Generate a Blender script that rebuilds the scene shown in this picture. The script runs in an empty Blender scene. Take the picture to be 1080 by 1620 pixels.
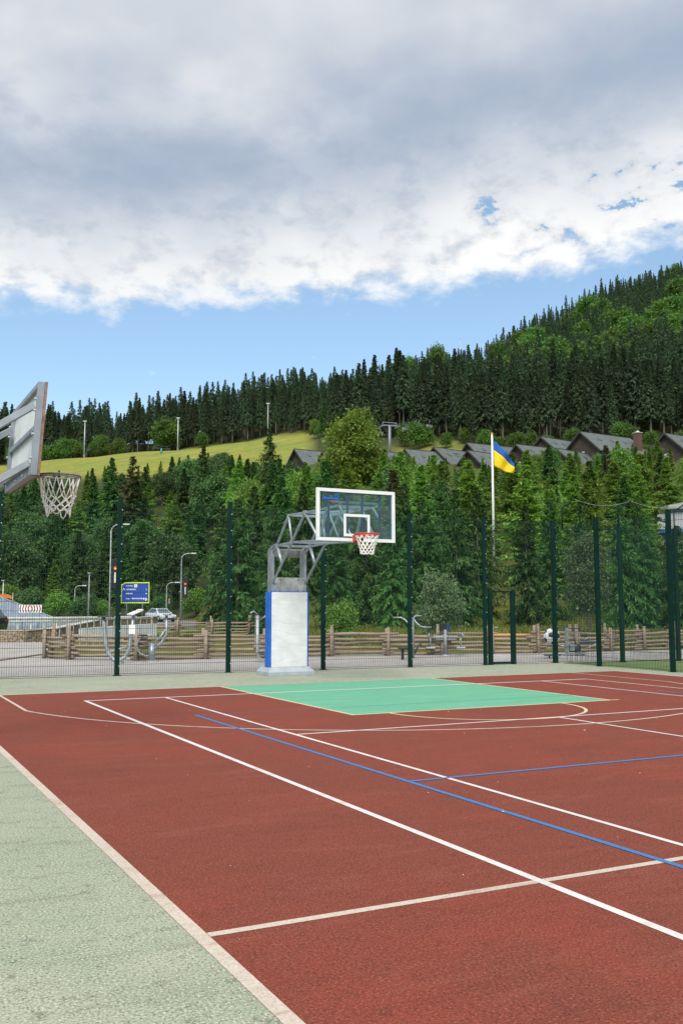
import bpy, bmesh, math, random
import numpy as np
from mathutils import Vector, Matrix, Quaternion

# ------------------------------------------------------------------ camera, sky, sun
scene = bpy.context.scene
COL = scene.collection
CAM = Vector((-9.09, -4.58, 1.57))
YAW, PITCH, FPX = 0.4724, 0.0986, 1519.2
cam_data = bpy.data.cameras.new('camera')
cam = bpy.data.objects.new('camera', cam_data)
COL.objects.link(cam)
cam.location = CAM
cam.rotation_euler = (math.pi / 2 + PITCH, 0, -YAW)
cam_data.sensor_fit = 'HORIZONTAL'
cam_data.sensor_width = 36.0
cam_data.lens = 36.0 * FPX / 1080.0
cam_data.clip_end = 6000
cam_data.clip_start = 0.05
scene.camera = cam

scene.view_settings.view_transform = 'Standard'
scene.view_settings.look = 'None'
scene.view_settings.exposure = 0.35
scene.view_settings.gamma = 1.0
scene.render.film_transparent = False

TO_SUN = Vector((-0.50, -0.80, 0.95)).normalized()
SUN_EL = math.asin(TO_SUN.z)
SUN_AZ = math.atan2(TO_SUN.x, TO_SUN.y)
sl = bpy.data.lights.new('sun', 'SUN')
sl.energy = 3.0
sl.angle = math.radians(25)
sl.color = (1.0, 0.95, 0.86)
sun = bpy.data.objects.new('sun', sl)
COL.objects.link(sun)
sun.rotation_euler = (-TO_SUN).to_track_quat('-Z', 'Y').to_euler()


class NT:
    """small helper to write node trees"""
    def __init__(s, tree):
        s.t = tree; tree.nodes.clear()
    def n(s, typ, **kw):
        nd = s.t.nodes.new(typ)
        for k, v in kw.items():
            if k.startswith('i_'):
                nd.inputs[k[2:].replace('_', ' ')].default_value = v
            else:
                setattr(nd, k, v)
        return nd
    def l(s, a, b): s.t.links.new(a, b)
    def math(s, op, a, b=None, c=None, clamp=False):
        m = s.t.nodes.new('ShaderNodeMath'); m.operation = op; m.use_clamp = clamp
        for i, x in enumerate((a, b, c)):
            if x is None: continue
            if isinstance(x, (int, float)): m.inputs[i].default_value = x
            else: s.l(x, m.inputs[i])
        return m.outputs[0]
    def mix(s, f, a, b, blend='MIX'):
        m = s.t.nodes.new('ShaderNodeMix'); m.data_type = 'RGBA'; m.blend_type = blend
        for i, x in ((0, f), (6, a), (7, b)):
            if isinstance(x, (int, float)): m.inputs[i].default_value = x
            elif isinstance(x, (tuple, list)): m.inputs[i].default_value = (*x, 1) if len(x) == 3 else x
            else: s.l(x, m.inputs[i])
        return m.outputs[2]
    def sstep(s, x, a, b, lo=0.0, hi=1.0):
        m = s.t.nodes.new('ShaderNodeMapRange'); m.interpolation_type = 'SMOOTHSTEP'
        s.l(x, m.inputs[0])
        for i, v in ((1, a), (2, b), (3, lo), (4, hi)):
            if isinstance(v, (int, float)): m.inputs[i].default_value = v
            else: s.l(v, m.inputs[i])
        return m.outputs[0]
    def noise(s, vec, scale, detail=4, rough=0.55, dist=0.0, dim='3D'):
        nd = s.t.nodes.new('ShaderNodeTexNoise'); nd.noise_dimensions = dim
        nd.inputs['Scale'].default_value = scale; nd.inputs['Detail'].default_value = detail
        nd.inputs['Roughness'].default_value = rough; nd.inputs['Distortion'].default_value = dist
        if vec is not None: s.l(vec, nd.inputs['Vector'])
        return nd.outputs['Fac']
    def gauss(s, x, c, w):
        """exp(-((x-c)/w)^2)"""
        d = s.math('DIVIDE', s.math('SUBTRACT', x, c), w)
        return s.math('EXPONENT', s.math('MULTIPLY', s.math('MULTIPLY', d, d), -1.0))


def build_world():
    w = bpy.data.worlds.new('World'); scene.world = w; w.use_nodes = True
    T = NT(w.node_tree)
    out = T.n('ShaderNodeOutputWorld'); bg = T.n('ShaderNodeBackground')
    sky = T.n('ShaderNodeTexSky'); sky.sky_type = 'NISHITA'; sky.sun_disc = False
    sky.sun_elevation = SUN_EL; sky.sun_rotation = SUN_AZ
    sky.altitude = 800; sky.air_density = 1.0; sky.dust_density = 0.6; sky.ozone_density = 1.6
    tc = T.n('ShaderNodeTexCoord')
    rot = T.n('ShaderNodeVectorRotate', rotation_type='Z_AXIS'); rot.inputs['Angle'].default_value = YAW
    T.l(tc.outputs['Generated'], rot.inputs['Vector'])
    sep = T.n('ShaderNodeSeparateXYZ'); T.l(rot.outputs[0], sep.inputs[0])
    x, y, z = sep.outputs
    az = T.math('ARCTAN2', x, y)
    elr = T.math('ARCSINE', z, clamp=False)
    el = T.math('MULTIPLY', elr, 180 / math.pi)             # degrees
    # a flat cloud sheet seen in perspective
    zz = T.math('ADD', T.math('MAXIMUM', z, 0.0), 0.10)
    cx = T.math('DIVIDE', x, zz); cy = T.math('DIVIDE', y, zz)
    comb = T.n('ShaderNodeCombineXYZ'); T.l(cx, comb.inputs[0]); T.l(cy, comb.inputs[1])
    P = comb.outputs[0]
    n_big = T.noise(P, 1.1, 3, 0.5, 0.3)
    n_mid = T.noise(P, 3.2, 8, 0.62, 0.35)
    # finer lumps in angular space
    comb2 = T.n('ShaderNodeCombineXYZ'); T.l(T.math('MULTIPLY', az, 1.15), comb2.inputs[0]); T.l(T.math('MULTIPLY', elr, 1.9), comb2.inputs[1])
    n_fine = T.noise(comb2.outputs[0], 19.0, 9, 0.60, 0.12)
    n_soft = T.noise(comb2.outputs[0], 4.2, 5, 0.5, 0.1)
    azc = T.math('MINIMUM', T.math('MAXIMUM', az, -0.6), 0.6)
    # lower edge of the cloud sheet (degrees) : 17 on the left, 19 centre, ~22 far right
    edge = T.math('ADD', 18.1, T.math('MULTIPLY', azc, 3.6))
    edge = T.math('ADD', edge, T.math('MULTIPLY', T.sstep(azc, 0.22, 0.34), 1.2))
    pert = T.math('MULTIPLY', T.math('SUBTRACT', n_fine, 0.5), 5.5)
    pert = T.math('ADD', pert, T.math('MULTIPLY', T.math('SUBTRACT', n_soft, 0.5), 2.0))
    # broken patch with blue holes on the right
    hole = T.math('MULTIPLY', T.gauss(el, 23.2, 1.5), T.sstep(azc, 0.05, 0.26))
    d = T.math('SUBTRACT', el, edge)
    d = T.math('ADD', d, pert)
    d = T.math('SUBTRACT', d, T.math('MULTIPLY', hole, T.math('MULTIPLY', T.sstep(n_fine, 0.47, 0.34), 8.0)))
    cover = T.sstep(d, -0.5, 1.7)
    # small loose puffs in the blue under the sheet
    puff = T.math('MULTIPLY', T.sstep(n_fine, 0.66, 0.76), T.sstep(el, 12.0, 15.0))
    cover = T.math('MAXIMUM', cover, T.math('MULTIPLY', puff, 0.75))
    # grey underside: a slanting band across the sheet
    gc = T.math('ADD', 26.2, T.math('MULTIPLY', T.math('MAXIMUM', azc, -0.1), 11.0))
    g1 = T.gauss(T.math('ADD', el, T.math('MULTIPLY', T.math('SUBTRACT', n_soft, 0.5), 8.0)), gc, 4.5)
    g2 = T.math('MULTIPLY', T.sstep(n_big, 0.42, 0.66), 0.40)
    g2 = T.math('MULTIPLY', g2, T.sstep(el, 23.0, 27.0))
    grey = T.math('MAXIMUM', g1, g2)
    grey = T.math('MULTIPLY', grey, T.sstep(n_mid, 0.25, 0.62, 0.8, 1.0), clamp=True)
    body = T.mix(T.sstep(n_fine, 0.30, 0.56), (0.57, 0.595, 0.63), (0.81, 0.81, 0.80))
    body = T.mix(T.sstep(el, 25.0, 31.0), body, T.mix(T.sstep(n_soft, 0.35, 0.65), (0.52, 0.55, 0.60), (0.66, 0.67, 0.685)))
    cloud = T.mix(grey, body, (0.305, 0.37, 0.475))
    # sheet is brighter overhead, where the sun stands behind it
    over = T.sstep(el, 36.0, 70.0, 1.0, 1.9)
    sc = T.n('ShaderNodeVectorMath', operation='SCALE'); T.l(cloud, sc.inputs[0]); T.l(over, sc.inputs['Scale'])
    # clear sky
    sk = T.n('ShaderNodeVectorMath', operation='SCALE'); T.l(sky.outputs[0], sk.inputs[0]); sk.inputs['Scale'].default_value = 1.0
    STR = 0.12
    sk2 = T.mix(1.0, sk.outputs[0], (0.072 / STR, 0.115 / STR, 0.115 / STR), 'ADD')
    cl = T.n('ShaderNodeVectorMath', operation='SCALE'); T.l(sc.outputs[0], cl.inputs[0]); cl.inputs['Scale'].default_value = 1 / STR
    fin = T.mix(cover, sk2, cl.outputs[0])
    T.l(fin, bg.inputs['Color']); bg.inputs['Strength'].default_value = STR
    T.l(bg.outputs[0], out.inputs[0])
build_world()

# ------------------------------------------------------------------ plan helpers
FWD = Vector((math.sin(YAW), math.cos(YAW), 0)); RGT = Vector((math.cos(YAW), -math.sin(YAW), 0))
cp, sp = math.cos(PITCH), math.sin(PITCH)

def plan(s, w):
    p = CAM + RGT * s + FWD * w
    return p.x, p.y

def sw(px, w, dz=0.0):                       # lateral offset of an image column at plan depth w
    return (px - 540.0) / FPX * (w * cp + dz * sp)

def zy(py, w):                               # height whose image row is py at plan depth w
    t = (810.0 - py) / FPX
    return CAM.z + w * (sp + t * cp) / (cp - t * sp)

def ray_ground(px, py, z=0.0):
    t = (810.0 - py) / FPX
    w = (z - CAM.z) * (cp - t * sp) / (sp + t * cp)
    return Vector((*plan(sw(px, w, z - CAM.z), w), z))

_cols = {
    -500: [(25, 0), (120, 0), (140, 2), (165, 9), (200, 22), (235, 33), (400, 'y', 745), (470, 'y', 712), (540, 'y', 725), (900, 'y', 800)],
    0:   [(25, 0), (120, 0), (140, 2), (165, 9), (200, 21), (235, 'y', 754), (400, 'y', 741), (470, 'y', 712), (540, 'y', 725), (900, 'y', 800)],
    130: [(25, 0), (120, 0), (140, 2), (165, 9), (200, 21), (235, 'y', 751), (400, 'y', 726), (470, 'y', 712), (540, 'y', 725), (900, 'y', 800)],
    185: [(25, 0), (120, 0), (140, 2), (165, 9), (200, 21), (235, 'y', 750), (400, 'y', 719), (470, 'y', 703), (540, 'y', 732), (900, 'y', 800)],
    270: [(25, 0), (120, 0), (140, 2), (165, 9), (200, 21), (235, 'y', 748), (400, 'y', 711), (470, 'y', 699), (540, 'y', 708), (900, 'y', 780)],
    310: [(25, 0), (115, 0), (135, 2), (165, 10), (200, 22), (235, 'y', 747), (400, 'y', 706), (470, 'y', 688), (540, 'y', 695), (900, 'y', 770)],
    400: [(25, 0), (52, 0), (60, 0.4), (75, 2.0), (110, 8), (150, 17), (190, 26), (235, 'y', 741), (395, 'y', 694), (480, 'y', 668), (540, 'y', 668), (900, 'y', 750)],
    490: [(25, 0), (32, 0), (37, 0.4), (46, 0.7), (56, 1.6), (70, 3.8), (90, 7.2), (110, 11), (150, 20), (190, 'y', 738), (235, 'y', 735), (385, 'y', 679), (490, 'y', 648), (540, 'y', 645), (900, 'y', 730)],
    640: [(25, 0), (32.2, 0), (37, 0.45), (46, 0.75), (56, 1.7), (70, 4.0), (90, 7.4), (110, 11), (150, 20), (190, 'y', 737), (260, 'y', 709), (380, 'y', 670), (520, 'y', 617), (600, 'y', 615), (900, 'y', 700)],
    760: [(25, 0), (32.8, 0), (38, 0.45), (47, 0.75), (56, 1.7), (70, 4.0), (90, 7.4), (110, 11), (150, 20), (190, 'y', 735), (260, 'y', 705), (380, 'y', 650), (540, 'y', 594), (600, 'y', 586), (900, 'y', 660)],
    860: [(25, 0), (33.5, 0), (38.5, 0.45), (47, 0.75), (56, 1.7), (70, 4.0), (90, 7.4), (110, 11), (150, 20), (190, 'y', 732), (260, 'y', 702), (380, 'y', 620), (560, 'y', 537), (640, 'y', 525), (900, 'y', 600)],
    960: [(25, 0), (34.5, 0), (40, 0.4), (47, 0.7), (56, 1.5), (70, 3.9), (90, 7.3), (110, 11), (150, 20), (190, 'y', 729), (260, 'y', 698), (380, 'y', 600), (600, 'y', 494), (680, 'y', 484), (900, 'y', 540)],
    1080: [(25, 0), (35.5, 0), (41, 0.4), (47, 0.6), (56, 1.4), (70, 3.8), (90, 7.2), (110, 11), (150, 20), (190, 'y', 725), (260, 'y', 696), (380, 'y', 580), (640, 'y', 456), (700, 'y', 448), (900, 'y', 470)],
    1600: [(25, 0), (40, 0), (46, 0.5), (58, 1.4), (75, 4.4), (110, 11), (150, 20), (190, 'y', 720), (260, 'y', 690), (380, 'y', 570), (640, 'y', 400), (700, 'y', 395), (900, 'y', 430)],
}
_WS = np.concatenate([np.arange(0, 60, 1.0), np.arange(60, 240, 4.0), np.arange(240, 905, 10.0)])
_CX = sorted(_cols)
_CA = np.array([(c - 540) / FPX for c in _CX])
_CZ = []
for c in _CX:
    ww = [k[0] for k in _cols[c]]; zv = [k[1] if len(k) == 2 else zy(k[2], k[0]) for k in _cols[c]]
    _CZ.append(np.interp(_WS, ww, zv))
_CZ = np.array(_CZ)

def H(x, y):
    """terrain height at a plan position (arrays allowed)"""
    x = np.asarray(x, float); y = np.asarray(y, float)
    dx = x - CAM.x; dy = y - CAM.y
    s = dx * RGT.x + dy * RGT.y; w = dx * FWD.x + dy * FWD.y
    r = np.hypot(s, w)
    ang = np.arctan2(s, w)
    a = np.tan(np.clip(ang, -0.56, 0.56))
    we = np.where(np.abs(ang) < 0.56, w, r * math.cos(0.56))
    ci = np.clip(np.searchsorted(_CA, a) - 1, 0, len(_CA) - 2)
    ca = np.clip((a - _CA[ci]) / (_CA[ci + 1] - _CA[ci]), 0, 1)
    wi = np.clip(np.searchsorted(_WS, we) - 1, 0, len(_WS) - 2)
    wa = np.clip((we - _WS[wi]) / (_WS[wi + 1] - _WS[wi]), 0, 1)
    z = (_CZ[ci, wi] * (1 - wa) + _CZ[ci, wi + 1] * wa) * (1 - ca) + (_CZ[ci + 1, wi] * (1 - wa) + _CZ[ci + 1, wi + 1] * wa) * ca
    fade = np.clip(1 - (np.abs(ang) - 1.0) / 0.8, 0, 1)
    z = z * fade
    rough = np.clip((we - 130) / 100, 0, 1)
    z = z + rough * fade * (np.sin(x * 0.11 + 1) * np.cos(y * 0.13) * 0.7 + np.sin(x * 0.043 + y * 0.031) * 1.2)
    return z

def G(px, w):
    """ground point under image column px at plan depth w"""
    x, y = plan(sw(px, w, 0), w)
    z = float(H(x, y))
    x, y = plan(sw(px, w, z - CAM.z), w)
    return Vector((x, y, float(H(x, y))))

def AT(px, py, w):
    z = zy(py, w)
    return Vector((*plan(sw(px, w, z - CAM.z), w), z))

# ------------------------------------------------------------------ materials
M = {}

def newmat(name):
    m = bpy.data.materials.new(name); m.use_nodes = True
    T = NT(m.node_tree)
    out = T.n('ShaderNodeOutputMaterial'); bs = T.n('ShaderNodeBsdfPrincipled')
    T.l(bs.outputs[0], out.inputs[0])
    M[name] = m
    return m, T, bs, out

def simple(name, col, rough=0.6, metal=0.0, var=0.12, scale=6.0, bump=0.0, bscale=40.0, spec=0.5, dirt=None, dirt_amt=0.0):
    m, T, bs, out = newmat(name)
    tc = T.n('ShaderNodeTexCoord')
    f = T.noise(tc.outputs['Object'], scale, 5, 0.6)
    lo = tuple(c * (1 - var) for c in col); hi = tuple(min(1, c * (1 + var)) for c in col)
    c = T.mix(T.sstep(f, 0.3, 0.7), lo, hi)
    if dirt is not None:
        g = T.noise(tc.outputs['Object'], scale * 0.6, 7, 0.68)
        c = T.mix(T.math('MULTIPLY', T.sstep(g, 0.5, 0.72), dirt_amt), c, dirt)
    T.l(c, bs.inputs['Base Color'])
    r = T.sstep(f, 0.2, 0.8, max(0.05, rough - 0.08), min(1, rough + 0.08)); T.l(r, bs.inputs['Roughness'])
    bs.inputs['Metallic'].default_value = metal
    bs.inputs['Specular IOR Level'].default_value = spec
    if bump:
        b = T.n('ShaderNodeBump'); b.inputs['Strength'].default_value = bump; b.inputs['Distance'].default_value = 0.02
        T.l(T.noise(tc.outputs['Object'], bscale, 4, 0.6), b.inputs['Height']); T.l(b.outputs[0], bs.inputs['Normal'])
    return m

def court_mat(name, col, dark, light, patch, grain=1.0, spec=0.25, vari=0.5, wear=None, wear_amt=0.0):
    """rubber crumb: fine grain, mottled patches, scuffs and worn or stained areas"""
    m, T, bs, out = newmat(name)
    tc = T.n('ShaderNodeTexCoord'); P = tc.outputs['Object']
    f1 = T.noise(P, 75, 3, 0.72); f2 = T.noise(P, 190, 2, 0.6); f3 = T.noise(P, 9, 7, 0.72); f4 = T.noise(P, 0.9, 6, 0.62, 0.4); f5 = T.noise(P, 0.22, 4, 0.55, 0.5)
    mp = T.n('ShaderNodeMapping'); mp.inputs['Scale'].default_value = (0.5, 2.2, 1); mp.inputs['Rotation'].default_value = (0, 0, 0.5); T.l(P, mp.inputs[0])
    f6 = T.noise(mp.outputs[0], 1.7, 8, 0.7, 0.8)
    c = T.mix(T.sstep(f4, 0.32, 0.7), col, patch)
    c = T.mix(T.math('MULTIPLY', T.sstep(f5, 0.42, 0.62), 0.6), c, patch)
    if wear: c = T.mix(T.math('MULTIPLY', T.sstep(f6, 0.50, 0.68), wear_amt), c, wear)
    c = T.mix(T.math('MULTIPLY', T.sstep(f6, 0.46, 0.32), 0.45 * vari), c, dark)
    c = T.mix(T.math('MULTIPLY', T.sstep(f3, 0.52, 0.68), 0.75 * vari), c, dark)
    c = T.mix(T.math('MULTIPLY', T.sstep(f1, 0.53, 0.64), 0.95 * grain), c, dark)
    c = T.mix(T.math('MULTIPLY', T.sstep(f1, 0.46, 0.35), 0.75 * grain), c, light)
    c = T.mix(T.math('MULTIPLY', T.sstep(f2, 0.60, 0.70), 0.8 * grain), c, light)
    T.l(c, bs.inputs['Base Color'])
    bs.inputs['Roughness'].default_value = 0.88; bs.inputs['Specular IOR Level'].default_value = spec
    b = T.n('ShaderNodeBump'); b.inputs['Strength'].default_value = 0.55; b.inputs['Distance'].default_value = 0.006
    T.l(f1, b.inputs['Height']); T.l(b.outputs[0], bs.inputs['Normal'])
    return m

court_mat('red_rubber', (0.205, 0.045, 0.028), (0.070, 0.025, 0.019), (0.33, 0.11, 0.075), (0.158, 0.044, 0.030), 0.9, spec=0.1, vari=0.5, wear=(0.245, 0.085, 0.062), wear_amt=0.3)
court_mat('sage_rubber', (0.315, 0.33, 0.245), (0.095, 0.10, 0.078), (0.58, 0.57, 0.48), (0.25, 0.285, 0.205), 1.0, spec=0.1, vari=0.9, wear=(0.33, 0.33, 0.26), wear_amt=0.6)
court_mat('mint_rubber', (0.11, 0.325, 0.19), (0.07, 0.22, 0.145), (0.20, 0.44, 0.30), (0.11, 0.34, 0.22), 0.5, wear=(0.16, 0.40, 0.27), wear_amt=0.6)
court_mat('line_cream', (0.52, 0.45, 0.37), (0.32, 0.26, 0.21), (0.64, 0.58, 0.50), (0.45, 0.38, 0.31), 0.7, wear=(0.30, 0.17, 0.13), wear_amt=0.75)
court_mat('line_white', (0.64, 0.62, 0.61), (0.42, 0.37, 0.35), (0.72, 0.70, 0.68), (0.56, 0.53, 0.51), 0.5, wear=(0.40, 0.26, 0.22), wear_amt=0.6)
court_mat('line_blue', (0.018, 0.17, 0.40), (0.05, 0.10, 0.22), (0.10, 0.28, 0.52), (0.04, 0.16, 0.37), 0.5)
court_mat('line_yellow', (0.60, 0.50, 0.30), (0.34, 0.26, 0.17), (0.72, 0.64, 0.46), (0.52, 0.43, 0.27), 0.4)
simple('galv', (0.34, 0.375, 0.41), 0.45, 0.55, 0.14, 5, dirt=(0.24, 0.24, 0.24), dirt_amt=0.5)
simple('galv_dull', (0.36, 0.355, 0.345), 0.6, 0.25, 0.25, 7, dirt=(0.16, 0.15, 0.13), dirt_amt=0.7)
simple('galv_shade', (0.13, 0.13, 0.13), 0.6, 0.2, 0.4, 7)  # darker galv for the mast's rear plate, its shade painted into the colour
simple('galv_blue', (0.24, 0.27, 0.30), 0.5, 0.25, 0.15, 5)
simple('rust_edge', (0.22, 0.12, 0.075), 0.8, 0, 0.35, 14, dirt=(0.30, 0.27, 0.25), dirt_amt=0.6)
simple('board_back', (0.62, 0.64, 0.64), 0.55, 0, 0.06, 4, dirt=(0.42, 0.42, 0.40), dirt_amt=0.5)
simple('pad_blue', (0.012, 0.12, 0.50), 0.5, 0, 0.15, 4, 0.3, 9)
simple('white_paint', (0.72, 0.72, 0.71), 0.45, 0, 0.04, 4)
simple('navy_steel', (0.012, 0.035, 0.13), 0.45, 0, 0.2, 5)
simple('rim_red', (0.50, 0.035, 0.022), 0.4, 0, 0.15, 8)
simple('rim_grey', (0.24, 0.23, 0.24), 0.55, 0.4, 0.3, 10)
simple('net_cord', (0.88, 0.84, 0.79), 0.9, 0, 0.08, 30)
simple('base_grey', (0.33, 0.37, 0.40), 0.6, 0, 0.12, 4, dirt=(0.2, 0.2, 0.19), dirt_amt=0.5)
simple('fence_green', (0.002, 0.021, 0.016), 0.6, 0, 0.2, 3, spec=0.15)
simple('wire_green', (0.010, 0.036, 0.028), 0.7, 0.0, 0.2, 3, spec=0.2)
simple('bolt', (0.55, 0.56, 0.56), 0.4, 0.6, 0.1, 6)
simple('asphalt', (0.16, 0.16, 0.165), 0.9, 0, 0.15, 3, 0.3, 60)
simple('kerb', (0.42, 0.41, 0.39), 0.85, 0, 0.15, 4, 0.2, 30, dirt=(0.2, 0.19, 0.17), dirt_amt=0.5)
simple('concrete', (0.52, 0.53, 0.53), 0.85, 0, 0.10, 2, 0.2, 30, dirt=(0.33, 0.32, 0.30), dirt_amt=0.5)
simple('guard_steel', (0.55, 0.56, 0.56), 0.5, 0.0, 0.15, 4)
simple('blue_grey_sheet', (0.26, 0.32, 0.39), 0.55, 0.1, 0.12, 3)
simple('orange_cloth', (0.62, 0.19, 0.04), 0.8, 0, 0.2, 3)
simple('white_sign', (0.78, 0.77, 0.75), 0.5, 0, 0.04, 3)
simple('maroon_sign', (0.22, 0.022, 0.022), 0.5, 0, 0.1, 3)
simple('blue_sign', (0.012, 0.06, 0.33), 0.45, 0, 0.1, 3)
simple('lime_sign', (0.62, 0.78, 0.03), 0.45, 0, 0.06, 3)
simple('black_cloth', (0.012, 0.012, 0.014), 0.8, 0, 0.3, 3)
simple('flame_red', (0.70, 0.05, 0.02), 0.6, 0, 0.1, 3)
simple('flame_yellow', (0.85, 0.42, 0.02), 0.6, 0, 0.1, 3)
simple('lamp_grey', (0.42, 0.44, 0.45), 0.5, 0.3, 0.1, 3)
simple('lens', (0.75, 0.75, 0.72), 0.2, 0, 0.05, 3)
simple('car_silver', (0.55, 0.60, 0.65), 0.28, 0.2, 0.03, 2)
simple('car_black', (0.02, 0.021, 0.023), 0.25, 0.1, 0.1, 2)
simple('car_glass', (0.06, 0.08, 0.10), 0.08, 0, 0.1, 2, spec=0.8)
simple('tyre', (0.018, 0.018, 0.018), 0.85, 0, 0.2, 8)
simple('rim_alloy', (0.5, 0.5, 0.5), 0.35, 0.7, 0.1, 8)
simple('roof_slate', (0.085, 0.10, 0.096), 0.75, 0, 0.18, 0.8, 0.25, 3)
simple('chalet_wood', (0.050, 0.036, 0.030), 0.8, 0, 0.3, 1.5)
simple('fascia', (0.045, 0.040, 0.038), 0.8, 0, 0.2, 2)
simple('skylight', (0.05, 0.06, 0.06), 0.3, 0, 0.1, 2)
simple('pane', (0.30, 0.34, 0.38), 0.1, 0, 0.1, 2, spec=0.8)
simple('brick', (0.105, 0.058, 0.042), 0.85, 0, 0.3, 6, 0.3, 12)
simple('bldg_white', (0.42, 0.44, 0.45), 0.8, 0, 0.08, 1.5)
simple('bldg_roof', (0.20, 0.205, 0.20), 0.8, 0, 0.15, 1.2)
simple('blue_plastic', (0.02, 0.13, 0.42), 0.5, 0, 0.1, 3)
simple('turquoise', (0.03, 0.32, 0.30), 0.5, 0, 0.1, 3)
simple('dark_steel', (0.06, 0.065, 0.07), 0.5, 0.4, 0.2, 4)
simple('flag_blue', (0.008, 0.10, 0.42), 0.75, 0, 0.12, 2)
simple('flag_yellow', (0.85, 0.56, 0.008), 0.75, 0, 0.08, 2)
simple('ball_white', (0.72, 0.72, 0.72), 0.45, 0, 0.06, 4)
simple('ball_black', (0.015, 0.015, 0.02), 0.45, 0, 0.2, 4)
simple('glass_strut', (0.012, 0.04, 0.14), 0.5, 0, 0.1, 4)
simple('logo_blue', (0.01, 0.13, 0.60), 0.5, 0, 0.05, 3)
simple('logo_red', (0.45, 0.08, 0.07), 0.5, 0, 0.05, 3)
simple('bare_soil', (0.10, 0.075, 0.05), 0.95, 0, 0.4, 2, 0.5, 20)

def log_mat(name, a, b, c2):
    m, T, bs, out = newmat(name)
    tc = T.n('ShaderNodeTexCoord'); oi = T.n('ShaderNodeObjectInfo')
    mp = T.n('ShaderNodeMapping'); mp.inputs['Scale'].default_value = (1.2, 1.2, 14); T.l(tc.outputs['Object'], mp.inputs[0])
    f = T.noise(mp.outputs[0], 2.0, 6, 0.65); g = T.noise(tc.outputs['Object'], 1.3, 4, 0.6)
    ri = T.n('ShaderNodeNewGeometry')
    c = T.mix(T.sstep(f, 0.3, 0.7), a, b)
    c = T.mix(T.math('MULTIPLY', ri.outputs['Random Per Island'], 0.75), c, c2)
    c = T.mix(T.math('MULTIPLY', T.sstep(g, 0.55, 0.7), 0.5), c, (0.10, 0.07, 0.05))
    T.l(c, bs.inputs['Base Color']); bs.inputs['Roughness'].default_value = 0.9
    b_ = T.n('ShaderNodeBump'); b_.inputs['Strength'].default_value = 0.6; b_.inputs['Distance'].default_value = 0.01
    T.l(f, b_.inputs['Height']); T.l(b_.outputs[0], bs.inputs['Normal'])
log_mat('log', (0.17, 0.115, 0.075), (0.40, 0.31, 0.225), (0.27, 0.225, 0.18))
log_mat('log_orange', (0.42, 0.22, 0.08), (0.55, 0.31, 0.13), (0.46, 0.27, 0.12))
log_mat('bark', (0.085, 0.068, 0.055), (0.15, 0.125, 0.105), (0.11, 0.095, 0.085))
log_mat('bark_grey', (0.075, 0.063, 0.055), (0.14, 0.12, 0.105), (0.10, 0.09, 0.085))

def pad_mat():
    m, T, bs, out = newmat('pad_white')
    tc = T.n('ShaderNodeTexCoord'); P = tc.outputs['Object']
    mp = T.n('ShaderNodeMapping'); mp.inputs['Scale'].default_value = (1.3, 1, 4.5); mp.inputs['Rotation'].default_value = (0, 0.35, 0); T.l(P, mp.inputs[0])
    f = T.noise(mp.outputs[0], 0.9, 3, 0.42, 1.2); g = T.noise(P, 3, 6, 0.65)
    c = T.mix(T.sstep(g, 0.35, 0.7), (0.67, 0.675, 0.68), (0.57, 0.575, 0.58))
    T.l(c, bs.inputs['Base Color']); bs.inputs['Roughness'].default_value = 0.5
    b = T.n('ShaderNodeBump'); b.inputs['Strength'].default_value = 0.38; b.inputs['Distance'].default_value = 0.05
    T.l(f, b.inputs['Height']); T.l(b.outputs[0], bs.inputs['Normal'])
pad_mat()

def glass_mat():
    m = bpy.data.materials.new('board_glass'); m.use_nodes = True; T = NT(m.node_tree); M['board_glass'] = m
    out = T.n('ShaderNodeOutputMaterial'); tr = T.n('ShaderNodeBsdfTransparent'); tr.inputs[0].default_value = (0.76, 0.90, 0.90, 1)
    gl = T.n('ShaderNodeBsdfGlossy'); gl.inputs['Roughness'].default_value = 0.03
    df = T.n('ShaderNodeBsdfDiffuse'); df.inputs[0].default_value = (0.55, 0.66, 0.70, 1)
    fr = T.n('ShaderNodeFresnel'); fr.inputs[0].default_value = 1.5
    tc = T.n('ShaderNodeTexCoord'); f = T.noise(tc.outputs['Object'], 3, 4)
    m1 = T.n('ShaderNodeMixShader'); T.l(T.sstep(f, 0.3, 0.7, 0.02, 0.055), m1.inputs[0]); T.l(tr.outputs[0], m1.inputs[1]); T.l(df.outputs[0], m1.inputs[2])
    m2 = T.n('ShaderNodeMixShader'); T.l(T.math('MULTIPLY', fr.outputs[0], 0.3), m2.inputs[0]); T.l(m1.outputs[0], m2.inputs[1]); T.l(gl.outputs[0], m2.inputs[2])
    T.l(m2.outputs[0], out.inputs[0])
glass_mat()

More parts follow.
